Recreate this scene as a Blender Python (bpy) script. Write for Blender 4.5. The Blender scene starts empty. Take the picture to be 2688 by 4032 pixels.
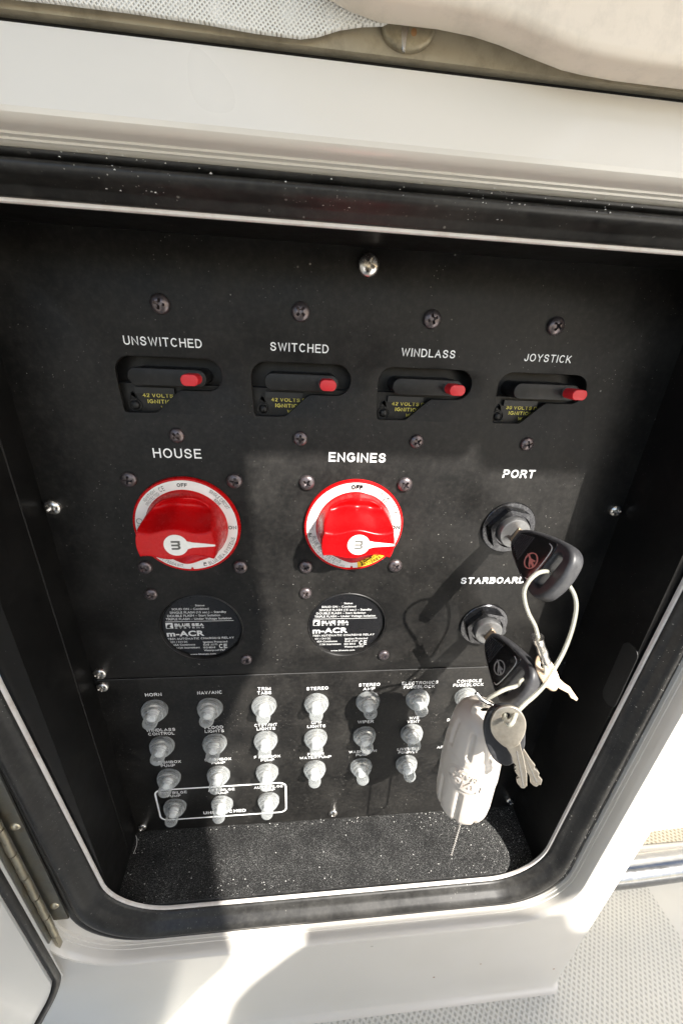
import bpy, bmesh, math, random
from mathutils import Vector, Matrix
random.seed(7)
S = 0.0018            # one drawing unit = 1.8 mm; panel face is y = 0, camera looks from -y
C = bpy.context.scene.collection
scn = bpy.context.scene
rad = math.radians

# ------------------------------------------------------------------ camera
cam_d = bpy.data.cameras.new('camera'); cam = bpy.data.objects.new('camera', cam_d); C.objects.link(cam)
R = [[0.9951, -0.0873, 0.0455], [0.0061, -0.4063, -0.9137], [0.0982, 0.9095, -0.4038]]
x_, z_ = Vector(R[0]).normalized(), -Vector(R[2]).normalized()
y_ = z_.cross(x_).normalized(); x_ = y_.cross(z_)
M = Matrix((x_, y_, z_)).transposed().to_4x4()
M.translation = Vector((-7.0217, -135.4869, 81.0016)) * S
cam.matrix_world = M
cam_d.sensor_fit = 'VERTICAL'; cam_d.sensor_height = 36; cam_d.lens = 1528.33 / 4032 * 36
cam_d.clip_start = 0.01; cam_d.clip_end = 200
scn.camera = cam

# ------------------------------------------------------------------ daylight
SUN = Vector((0.70, -1.0, 1.05))                 # from the panel towards the sun
elev = math.atan2(1.05, math.hypot(.7, 1.0)); azim = math.atan2(.70, -1.0)
w = bpy.data.worlds.new('World'); scn.world = w; w.use_nodes = True
nt = w.node_tree; bg = nt.nodes['Background']
sky = nt.nodes.new('ShaderNodeTexSky'); sky.sky_type = 'NISHITA'; sky.sun_disc = False
sky.sun_elevation = elev; sky.sun_rotation = azim; sky.air_density = 1.0; sky.dust_density = 1.5
nt.links.new(sky.outputs[0], bg.inputs[0]); bg.inputs[1].default_value = 0.09
sd = bpy.data.lights.new('sun', 'SUN'); sun = bpy.data.objects.new('sun', sd); C.objects.link(sun)
sd.energy = 4.2; sd.angle = rad(0.5); sd.color = (1.0, 0.955, 0.89)
sun.rotation_euler = (-SUN).to_track_quat('-Z', 'Y').to_euler()
sun.location = SUN * 2
scn.view_settings.view_transform = 'Standard'; scn.view_settings.look = 'None'
scn.view_settings.exposure = 1.72; scn.view_settings.gamma = 1.0
scn.render.engine = 'CYCLES'; scn.cycles.max_bounces = 10; scn.cycles.transparent_max_bounces = 16
scn.cycles.use_denoising = True

# ------------------------------------------------------------------ materials
def nodes(name):
    m = bpy.data.materials.new(name); m.use_nodes = True
    n = m.node_tree.nodes; l = m.node_tree.links; b = n['Principled BSDF']
    g = n.new('ShaderNodeNewGeometry'); v = n.new('ShaderNodeVectorMath'); v.operation = 'SCALE'
    v.inputs['Scale'].default_value = 1 / S; l.new(g.outputs['Position'], v.inputs[0])
    return m, n, l, b, v.outputs[0]
def noise(n, l, pos, scale, detail=4, rough=.6):
    t = n.new('ShaderNodeTexNoise'); t.inputs['Scale'].default_value = scale
    t.inputs['Detail'].default_value = detail; t.inputs['Roughness'].default_value = rough
    l.new(pos, t.inputs['Vector']); return t.outputs['Fac']
def ramp(n, l, fac, a, b, ca=(0, 0, 0, 1), cb=(1, 1, 1, 1)):
    r = n.new('ShaderNodeValToRGB'); r.color_ramp.elements[0].position = a; r.color_ramp.elements[1].position = b
    r.color_ramp.elements[0].color = ca; r.color_ramp.elements[1].color = cb
    l.new(fac, r.inputs[0]); return r.outputs[0]
def mixc(n, l, fac, a, b):
    x = n.new('ShaderNodeMix'); x.data_type = 'RGBA'
    if isinstance(fac, float): x.inputs[0].default_value = fac
    else: l.new(fac, x.inputs[0])
    for i, c in ((6, a), (7, b)):
        if isinstance(c, tuple): x.inputs[i].default_value = (*c[:3], 1)
        else: l.new(c, x.inputs[i])
    return x.outputs[2]
def math_(n, l, op, a, b=0.0):
    x = n.new('ShaderNodeMath'); x.operation = op
    for i, c in ((0, a), (1, b)):
        if isinstance(c, (int, float)): x.inputs[i].default_value = c
        else: l.new(c, x.inputs[i])
    return x.outputs[0]
def bump(n, l, b, h, strength=.2, dist=.1):
    x = n.new('ShaderNodeBump'); x.inputs['Strength'].default_value = strength
    x.inputs['Distance'].default_value = dist * S; l.new(h, x.inputs['Height']); l.new(x.outputs[0], b.inputs['Normal'])
def specks(n, l, pos, scale, size, keep, stretch=None):
    """sharp little grains: voronoi cells, only some of them filled"""
    p = pos
    t = n.new('ShaderNodeTexVoronoi'); t.inputs['Scale'].default_value = scale; l.new(p, t.inputs['Vector'])
    near = math_(n, l, 'LESS_THAN', t.outputs['Distance'], size)
    sep = n.new('ShaderNodeSeparateColor'); l.new(t.outputs['Color'], sep.inputs[0])
    pick = math_(n, l, 'LESS_THAN', sep.outputs[0], keep)
    return math_(n, l, 'MULTIPLY', near, pick)

def plain(name, col, rough=.5, metal=0., var=.15, vs=.15, bs=0., bscale=2., dirt=None, dirt_amt=.4, dirt_scale=.05, coat=0., spec=.5, soft=False):
    m, n, l, b, pos = nodes(name)
    f = noise(n, l, pos, vs)
    lo = tuple(c * (1 - var) for c in col); hi = tuple(min(1, c * (1 + var)) for c in col)
    col_ = mixc(n, l, f, lo, hi)
    if dirt:
        d = ramp(n, l, noise(n, l, pos, dirt_scale, 2.5 if soft else 8, .5 if soft else .7), .3 if soft else .48, .75)
        d = math_(n, l, 'MULTIPLY', d, dirt_amt); col_ = mixc(n, l, d, col_, dirt)
    l.new(col_, b.inputs['Base Color']); b.inputs['Roughness'].default_value = rough; b.inputs['Metallic'].default_value = metal
    b.inputs['Specular IOR Level'].default_value = spec
    rr = noise(n, l, pos, vs * 3); r2 = math_(n, l, 'MULTIPLY_ADD', rr, .2)
    r2.node.inputs[2].default_value = max(0, rough - .1); l.new(r2, b.inputs['Roughness'])
    if coat: b.inputs['Coat Weight'].default_value = coat; b.inputs['Coat Roughness'].default_value = .08
    if bs: bump(n, l, b, noise(n, l, pos, bscale, 3), bs)
    return m

def black_abs(name, base=.016, haze=.5, hazec=(.075, .07, .062), grain=.1, rough=.5, speck=.05, speck_amt=.6, spec=.22):
    m, n, l, b, pos = nodes(name)
    d1 = ramp(n, l, noise(n, l, pos, .045, 8, .72), .42, .72)
    d2 = ramp(n, l, noise(n, l, pos, .5, 6, .7), .45, .85)
    d = math_(n, l, 'MULTIPLY', math_(n, l, 'ADD', math_(n, l, 'MULTIPLY', d1, .65), math_(n, l, 'MULTIPLY', d2, .75)), haze)
    c = mixc(n, l, d, (base, base * .96, base * .92), hazec)
    s = specks(n, l, pos, .55, .17, speck)
    s2 = specks(n, l, pos, 1.6, .2, speck * 1.6)
    cl = ramp(n, l, noise(n, l, pos, .035, 4, .6), .45, .7)
    s = math_(n, l, 'MULTIPLY', math_(n, l, 'MULTIPLY', math_(n, l, 'MAXIMUM', s, s2), speck_amt), cl)
    c = mixc(n, l, s, c, (.55, .53, .48))
    l.new(c, b.inputs['Base Color'])
    rr = math_(n, l, 'MULTIPLY_ADD', d1, .2); rr.node.inputs[2].default_value = rough; l.new(rr, b.inputs['Roughness'])
    h = math_(n, l, 'ADD', noise(n, l, pos, 5, 2), math_(n, l, 'MULTIPLY', s, 1.5))
    bump(n, l, b, h, grain, .12)
    b.inputs['Specular IOR Level'].default_value = spec
    return m

MT = {}
MT['panel'] = black_abs('panel_black', base=.0075, haze=.30, rough=.40, speck=.03, grain=.16)
MT['panel2'] = black_abs('lower_panel_black', base=.007, haze=.34, rough=.4, speck=.10, grain=.15)
MT['box'] = black_abs('box_black', base=.006, haze=.08, rough=.36, speck=.012, speck_amt=.35, grain=.05)
MT['floor'] = None
def dusty():
    m, n, l, b, pos = nodes('dusty_black_floor')
    cl = ramp(n, l, noise(n, l, pos, .06, 5, .7), .35, .7)
    sx = n.new('ShaderNodeSeparateXYZ'); l.new(pos, sx.inputs[0])
    cl = math_(n, l, 'MINIMUM', 1.0, math_(n, l, 'ADD', math_(n, l, 'MULTIPLY', cl, .8), math_(n, l, 'MULTIPLY', ramp(n, l, math_(n, l, 'DIVIDE', sx.outputs[0], 120.0), .55, .95), .6)))
    c = mixc(n, l, math_(n, l, 'MULTIPLY', cl, .25), (.007, .007, .007), (.05, .05, .048)); b.inputs['Specular IOR Level'].default_value = .25
    a = specks(n, l, pos, 1.2, .2, .24); a2 = specks(n, l, pos, 2.4, .26, .4); a3 = specks(n, l, pos, .38, .10, .14)
    a4 = specks(n, l, pos, 3.4, .32, .55)
    g = math_(n, l, 'MULTIPLY', math_(n, l, 'MAXIMUM', math_(n, l, 'MAXIMUM', a, a2), math_(n, l, 'MULTIPLY', a4, .5)), math_(n, l, 'MULTIPLY_ADD', cl, .5))
    g.node.inputs[1].default_value = 0
    q = math_(n, l, 'MULTIPLY_ADD', cl, .38); q.node.inputs[2].default_value = .12
    g = math_(n, l, 'MULTIPLY', math_(n, l, 'MAXIMUM', math_(n, l, 'MAXIMUM', a, a2), math_(n, l, 'MULTIPLY', a4, .75)), q)
    g = math_(n, l, 'MAXIMUM', g, math_(n, l, 'MULTIPLY', a3, .8))
    c = mixc(n, l, g, c, (.62, .62, .6)); l.new(c, b.inputs['Base Color'])
    b.inputs['Roughness'].default_value = .5
    bump(n, l, b, math_(n, l, 'ADD', g, noise(n, l, pos, 4)), .25, .15); return m
MT['floor'] = dusty()
MT['rubber'] = black_abs('black_rubber', base=.012, haze=.55, hazec=(.07, .067, .06), rough=.33, speck=.06, speck_amt=.8, grain=.08, spec=.42)
MT['gel'] = plain('white_gelcoat', (.73, .695, .635), .3, var=.0, vs=.002, dirt=(.60, .565, .48), dirt_amt=.3, dirt_scale=.022, bs=.03, bscale=.3, coat=.3, soft=True)
MT['lip'] = plain('white_cut_edge', (.74, .70, .66), .45, var=.1, vs=.2, dirt=(.45, .33, .26), dirt_amt=.5, dirt_scale=.12)
MT['door_gel'] = plain('door_gelcoat', (.70, .69, .655), .32, var=.03, vs=.03, bs=.03, bscale=.4, coat=.2)
MT['beige'] = plain('stained_beige_board', (.36, .31, .22), .6, var=.2, vs=.15, bs=.3, bscale=1.5, dirt=(.13, .11, .07), dirt_amt=.55, dirt_scale=.25)
MT['ink'] = plain('white_print', (.90, .90, .89), .5, var=.06, vs=.8)
MT['ink_soft'] = plain('pale_grey_print', (.60, .60, .59), .5, var=.12, vs=1.5)
MT['ink_grey'] = plain('grey_print', (.13, .125, .115), .7, spec=.08, var=.1, vs=1)
MT['ink_black'] = plain('dark_print', (.012, .011, .011), .7, spec=.05, var=.1, vs=1)
MT['ink_yellow'] = plain('yellow_print', (.78, .68, .12), .5, var=.1, vs=1)
MT['yellow'] = plain('yellow_sector', (.85, .52, .02), .45, var=.05)
MT['dial'] = plain('white_dial', (.80, .78, .74), .4, var=.05, vs=.4, dirt=(.5, .45, .38), dirt_amt=.2, dirt_scale=.3)
MT['red'] = plain('red_plastic', (.50, .0025, .004), .27, var=.06, vs=.1, spec=.28, bs=.03, bscale=3, dirt=(.42, .012, .012), dirt_amt=.15, dirt_scale=.2)
MT['red_btn'] = plain('red_button_plastic', (.60, .02, .028), .4, var=.08, vs=.6)
MT['blk'] = plain('black_plastic', (.010, .0097, .0095), .42, spec=.3, var=.3, vs=.4, bs=.06, bscale=3, dirt=(.05, .048, .045), dirt_amt=.4, dirt_scale=.3)
MT['relay'] = plain('relay_black', (.008, .008, .009), .3, spec=.35, var=.2, vs=.5, bs=.04, bscale=4)
MT['void'] = plain('breaker_dark_body', (.010, .010, .010), .5, var=.3, vs=.5)
MT['screw_b'] = plain('black_oxide_screw', (.11, .095, .10), .34, metal=.75, var=.35, vs=.9, bs=.12, bscale=3, dirt=(.30, .21, .17), dirt_amt=.5, dirt_scale=.5)
MT['steel'] = plain('stainless_steel', (.62, .60, .57), .24, metal=1, var=.15, vs=.6, bs=.06, bscale=3, dirt=(.35, .30, .24), dirt_amt=.5, dirt_scale=.4)
MT['chrome'] = plain('polished_tube', (.22, .225, .23), .2, metal=1, var=.06, vs=.1, bs=.04, bscale=.6, dirt=(.5, .48, .42), dirt_amt=.3, dirt_scale=.2)
MT['lockmetal'] = plain('black_chrome', (.045, .045, .048), .2, metal=.9, var=.3, vs=.7, bs=.12, bscale=2.5, dirt=(.4, .4, .4), dirt_amt=.25, dirt_scale=.9)
MT['lockface'] = plain('lock_face', (.22, .22, .22), .42, metal=.8, var=.25, vs=1, bs=.1, bscale=4)
MT['brass'] = plain('nickel_brass_key', (.50, .46, .39), .36, metal=.85, var=.25, vs=.8, bs=.3, bscale=2.2, dirt=(.35, .28, .20), dirt_amt=.6, dirt_scale=.5)
MT['tan'] = plain('worn_brass_key', (.42, .32, .22), .4, metal=.6, var=.2, vs=.8, bs=.15, bscale=2, dirt=(.4, .27, .18), dirt_amt=.5, dirt_scale=.5)
MT['fob'] = plain('soft_black_fob', (.03, .03, .033), .48, var=.3, vs=.5, bs=.12, bscale=4, dirt=(.09, .09, .09), dirt_amt=.45, dirt_scale=.4)
MT['fob_gloss'] = plain('gloss_black_fob', (.010, .009, .009), .14, var=.3, vs=.4)
MT['emb_red'] = plain('red_worn_emblem', (.75, .28, .24), .4, metal=.1, var=.3, vs=2)
MT['emb_sil'] = plain('silver_emblem', (.5, .5, .49), .35, metal=.3, var=.3, vs=2)
MT['float'] = plain('off_white_foam_float', (.62, .565, .50), .36, var=.05, vs=.1, bs=.06, bscale=1.2, dirt=(.44, .35, .26), dirt_amt=.3, dirt_scale=.1, spec=.5)
MT['rust'] = plain('rust_stain', (.32, .16, .06), .6, var=.3, vs=1)
MT['vinyl'] = plain('cushion_vinyl', (.74, .66, .56), .42, var=.03, vs=.1, bs=.1, bscale=2.5, dirt=(.30, .27, .23), dirt_amt=.35, dirt_scale=.12)
MT['crumb'] = plain('pale_crumbs', (.72, .71, .68), .7, var=.2, vs=2)
MT['hinge'] = plain('stained_hinge_steel', (.34, .34, .32), .36, metal=1, var=.4, vs=.12, bs=.25, bscale=.35, dirt=(.22, .17, .10), dirt_amt=.8, dirt_scale=.12)
MT['knuckle'] = plain('tarnished_knuckle', (.50, .45, .34), .32, metal=.9, var=.3, vs=.3, bs=.1, bscale=1, dirt=(.3, .22, .13), dirt_amt=.6, dirt_scale=.3)
MT['dirty_metal'] = plain('dirty_bracket_metal', (.30, .26, .18), .5, metal=.5, var=.5, vs=.6, bs=.4, bscale=1.5, dirt=(.10, .08, .05), dirt_amt=.8, dirt_scale=.5)
MT['seam'] = plain('worn_panel_edge', (.07, .07, .07), .4, var=.5, vs=.2)
MT['blocker_sheet'] = plain('blocker_white', (.6, .58, .54), .8, var=.05, bs=.1)  # plain white of the added sun-blocking sheet

def woven():
    m, n, l, b, pos = nodes('woven_backing')
    r = n.new('ShaderNodeMapping'); r.inputs['Rotation'].default_value = (0, rad(38), 0); l.new(pos, r.inputs[0])
    ws = []
    for d in ('X', 'Z'):
        t = n.new('ShaderNodeTexWave'); t.bands_direction = d; t.inputs['Scale'].default_value = .62; t.inputs['Distortion'].default_value = .6
        t.inputs['Detail'].default_value = 1; l.new(r.outputs[0], t.inputs[0]); ws.append(t.outputs['Fac'])
    h = math_(n, l, 'MAXIMUM', *ws)
    hole = ramp(n, l, h, .25, .6)
    dirt = ramp(n, l, noise(n, l, pos, .22, 6, .7), .35, .62)
    k = math_(n, l, 'MAXIMUM', hole, dirt)
    c = mixc(n, l, k, (.26, .235, .19), (.82, .81, .77)); l.new(c, b.inputs['Base Color']); b.inputs['Roughness'].default_value = .85
    bump(n, l, b, h, .6, .3); return m
MT['woven'] = woven()
def boot_mat():
    m, n, l, b, pos = nodes('clear_silicone_boot')
    out = n['Material Output']
    c = mixc(n, l, noise(n, l, pos, .5, 5, .7), (.50, .52, .52), (.72, .74, .74)); l.new(c, b.inputs['Base Color'])
    b.inputs['Roughness'].default_value = .24; b.inputs['Specular IOR Level'].default_value = .55
    tr = n.new('ShaderNodeBsdfTransparent'); tr.inputs[0].default_value = (.95, .96, .96, 1)
    tl = n.new('ShaderNodeBsdfTranslucent'); tl.inputs[0].default_value = (.85, .87, .87, 1)
    a = n.new('ShaderNodeMixShader'); a.inputs[0].default_value = .35; l.new(b.outputs[0], a.inputs[1]); l.new(tl.outputs[0], a.inputs[2])
    lw = n.new('ShaderNodeLayerWeight'); lw.inputs['Blend'].default_value = .35
    f = math_(n, l, 'MULTIPLY_ADD', lw.outputs['Facing'], .6); f.node.inputs[2].default_value = .2
    k = n.new('ShaderNodeMixShader'); l.new(f, k.inputs[0]); l.new(tr.outputs[0], k.inputs[1]); l.new(a.outputs[0], k.inputs[2])
    l.new(k.outputs[0], out.inputs[0]); return m
MT['boot'] = boot_mat()
def wire_mat():
    m, n, l, b, pos = nodes('clear_coated_cable')
    out = n['Material Output']
    b.inputs['Base Color'].default_value = (.55, .54, .45, 1); b.inputs['Roughness'].default_value = .15
    tr = n.new('ShaderNodeBsdfTransparent'); k = n.new('ShaderNodeMixShader'); k.inputs[0].default_value = .45
    l.new(tr.outputs[0], k.inputs[1]); l.new(b.outputs[0], k.inputs[2]); l.new(k.outputs[0], out.inputs[0]); return m
MT['wire'] = wire_mat()
def nonskid(name, base, dark):
    m, n, l, b, pos = nodes(name)
    r = n.new('ShaderNodeMapping'); r.inputs['Rotation'].default_value = (0, 0, rad(38)); l.new(pos, r.inputs[0])
    ws = []
    for d in ('X', 'Y'):
        t = n.new('ShaderNodeTexWave'); t.bands_direction = d; t.inputs['Scale'].default_value = .12; t.inputs['Distortion'].default_value = 0
        l.new(r.outputs[0], t.inputs[0]); ws.append(t.outputs['Fac'])
    h = math_(n, l, 'MAXIMUM', *ws)
    hr = ramp(n, l, h, .3, .75)
    g = n.new('ShaderNodeSeparateXYZ'); l.new(pos, g.inputs[0])
    edge = math_(n, l, 'LESS_THAN', math_(n, l, 'ADD', g.outputs[0], math_(n, l, 'MULTIPLY', g.outputs[1], .06)), 256)
    if name == 'tan_nonskid': edge = math_(n, l, 'GREATER_THAN', g.outputs[0], -1e6)
    inv = math_(n, l, 'MULTIPLY', math_(n, l, 'SUBTRACT', 1.0, hr), edge)
    c = mixc(n, l, math_(n, l, 'MULTIPLY', inv, .8), base, dark)
    c = mixc(n, l, math_(n, l, 'MULTIPLY', ramp(n, l, noise(n, l, pos, .02, 8, .7), .5, .8), .2), c, (.42, .40, .34))
    l.new(c, b.inputs['Base Color']); b.inputs['Roughness'].default_value = .4
    bump(n, l, b, math_(n, l, 'MULTIPLY', hr, edge), .5, .8); return m
MT['deck'] = nonskid('deck_nonskid', (.64, .625, .57), (.40, .39, .345))
MT['tan_nonskid'] = nonskid('tan_nonskid', (.62, .57, .46), (.30, .24, .14))

# ------------------------------------------------------------------ builders (all sizes in drawing units)
ORG = {}
def link(name, me, mat, parent=None):
    o = bpy.data.objects.new(name, me); C.objects.link(o)
    if mat is not None and not me.materials: me.materials.append(mat)
    if parent is not None: o.parent = parent; ORG[o.name] = ORG.get(parent.name, Vector((0, 0, 0)))
    else: ORG[o.name] = Vector((0, 0, 0))
    return o
def obj(name, V, F, mat, parent=None, smooth=False, sharp=None):
    """V in world drawing units; shifted to the parent's own frame"""
    o0 = ORG[parent.name] if parent is not None else Vector((0, 0, 0))
    me = bpy.data.meshes.new(name)
    me.from_pydata([((v[0] - o0[0]) * S, (v[1] - o0[1]) * S, (v[2] - o0[2]) * S) for v in V], [], F)
    bm = bmesh.new(); bm.from_mesh(me); bmesh.ops.recalc_face_normals(bm, faces=bm.faces); bm.to_mesh(me); bm.free()
    if smooth:
        for p in me.polygons: p.use_smooth = True
        me.set_sharp_from_angle(angle=rad(sharp if sharp else 40))
    return link(name, me, mat, parent)
def tag(o, label=None, cat=None, group=None, kind=None):
    if label: o['label'] = label
    if cat: o['category'] = cat
    if group: o['group'] = group
    if kind: o['kind'] = kind
    return o
def thing(name, label, cat, loc=(0, 0, 0), group=None):
    o = bpy.data.objects.new(name, None); C.objects.link(o); o.empty_display_size = .005
    o.location = Vector(loc) * S; ORG[o.name] = Vector(loc)
    return tag(o, label, cat, group)
def box(x0, x1, y0, y1, z0, z1):
    V = [(x, y, z) for x in (x0, x1) for y in (y0, y1) for z in (z0, z1)]
    F = [(0, 1, 3, 2), (4, 6, 7, 5), (0, 4, 5, 1), (2, 3, 7, 6), (0, 2, 6, 4), (1, 5, 7, 3)]
    return V, F
def bevel(o, wdt, seg=2):
    b = o.modifiers.new('bevel', 'BEVEL'); b.width = wdt * S; b.segments = seg; b.limit_method = 'ANGLE'; b.angle_limit = rad(35)
    return o
def loft(rings, close=True, cap0=False, cap1=False):
    V = []; F = []; n = len(rings[0])
    for r in rings: V += list(r)
    for k in range(len(rings) - 1):
        for i in range(n if close else n - 1):
            j = (i + 1) % n; F.append((k * n + i, k * n + j, (k + 1) * n + j, (k + 1) * n + i))
    if cap0: F.append(tuple(range(n))[::-1])
    if cap1: F.append(tuple((len(rings) - 1) * n + i for i in range(n)))
    return V, F
def lathe(prof, cx, cz, seg=40, cap=True):
    """prof: (radius, y) along the y axis through (cx, cz)"""
    rings = [[(cx + r * math.cos(2 * math.pi * i / seg), y, cz + r * math.sin(2 * math.pi * i / seg)) for i in range(seg)] for r, y in prof]
    return loft(rings, True, cap, cap)
def join(*parts):
    V = []; F = []
    for v, f in parts:
        o = len(V); V += list(v); F += [tuple(i + o for i in q) for q in f]
    return V, F
def rrect(x0, x1, z0, z1, r, y, seg=8, f=None):
    P = []
    for cx, cz, a0 in ((x1 - r, z1 - r, 0), (x0 + r, z1 - r, 90), (x0 + r, z0 + r, 180), (x1 - r, z0 + r, 270)):
        for i in range(seg + 1):
            a = rad(a0 + 90 * i / seg); P.append((cx + r * math.cos(a), y, cz + r * math.sin(a)))
    return P
def catmull(P, n=8):
    P = [Vector(p) for p in P]; Q = [P[0] * 2 - P[1]] + P + [P[-1] * 2 - P[-2]]; out = []
    for i in range(1, len(Q) - 2):
        for k in range(n):
            t = k / n; a, b, c, d = Q[i - 1:i + 3]
            out.append(.5 * ((2 * b) + (c - a) * t + (2 * a - 5 * b + 4 * c - d) * t * t + (3 * b - a - 3 * c + d) * t ** 3))
    out.append(P[-1]); return out
def tube(P, r, seg=12):
    rings = []; up = Vector((0, 1, 0))
    for i, p in enumerate(P):
        t = (P[min(i + 1, len(P) - 1)] - P[max(i - 1, 0)]).normalized()
        a = t.cross(up); a = a.normalized() if a.length > 1e-4 else Vector((1, 0, 0)); b = t.cross(a)
        rr = r(i / (len(P) - 1)) if callable(r) else r
        rings.append([p + a * rr * math.cos(2 * math.pi * k / seg) + b * rr * math.sin(2 * math.pi * k / seg) for k in range(seg)])
    return loft(rings, True, True, True)
def prism(loops, thick, bev=0., bres=2):
    """filled outline with holes, in its own 2-D frame (a, b) and thickness +-thick/2 along t"""
    cu = bpy.data.curves.new('tmp', 'CURVE'); cu.dimensions = '2D'; cu.fill_mode = 'BOTH'
    cu.extrude = max(thick / 2 - bev, 0); cu.bevel_depth = bev; cu.bevel_resolution = bres; cu.offset = -bev
    for lp in loops:
        s = cu.splines.new('POLY'); s.points.add(len(lp) - 1); s.use_cyclic_u = True
        for i, p in enumerate(lp): s.points[i].co = (p[0], p[1], 0, 1)
    o = bpy.data.objects.new('tmp', cu); C.objects.link(o)
    me = o.evaluated_get(bpy.context.evaluated_depsgraph_get()).to_mesh()
    V = [tuple(v.co) for v in me.vertices]; F = [tuple(p.vertices) for p in me.polygons]
    o.to_mesh_clear() if False else None
    bpy.data.objects.remove(o); bpy.data.curves.remove(cu)
    bm = bmesh.new(); vs = [bm.verts.new(v) for v in V]
    for f in F:
        try: bm.faces.new([vs[i] for i in f])
        except ValueError: pass
    bmesh.ops.remove_doubles(bm, verts=bm.verts, dist=1e-4); bm.verts.index_update()
    V = [tuple(v.co) for v in bm.verts]; F = [tuple(v.index for v in f.verts) for f in bm.faces]; bm.free()
    return V, F
def frame(VF, P0, ea, eb, et):
    P0, ea, eb, et = map(Vector, (P0, ea, eb, et))
    return [tuple(P0 + ea * v[0] + eb * v[1] + et * v[2]) for v in VF[0]], VF[1]
def facing(VF, y):      # outline in (x, z), lying in a plane y, front towards the viewer (-y)
    return [(v[0], y - v[2], v[1]) for v in VF[0]], VF[1]
def circ(cx, cz, r, n=40, a0=0, a1=360):
    return [(cx + r * math.cos(rad(a0 + (a1 - a0) * i / n)), cz + r * math.sin(rad(a0 + (a1 - a0) * i / n))) for i in range(n if a1 - a0 == 360 else n + 1)]
def rect2(x0, x1, z0, z1, r, seg=6): return [(p[0], p[2]) for p in rrect(x0, x1, z0, z1, r, 0, seg)]
# ---- lettering: real thin glyph geometry from the built-in font
TC = {}
def glyphs(txt, bold=0.):
    key = (txt, bold)
    if key in TC: return TC[key]
    cu = bpy.data.curves.new('tmp', 'FONT'); cu.body = txt; cu.size = 1; cu.offset = bold; cu.resolution_u = 3; cu.space_character = 1.0 + bold * 2
    o = bpy.data.objects.new('tmp', cu); C.objects.link(o)
    me = o.evaluated_get(bpy.context.evaluated_depsgraph_get()).to_mesh()
    V = [tuple(v.co) for v in me.vertices]; F = [tuple(p.vertices) for p in me.polygons]
    bpy.data.objects.remove(o); bpy.data.curves.remove(cu)
    TC[key] = (V, F); return TC[key]
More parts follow.
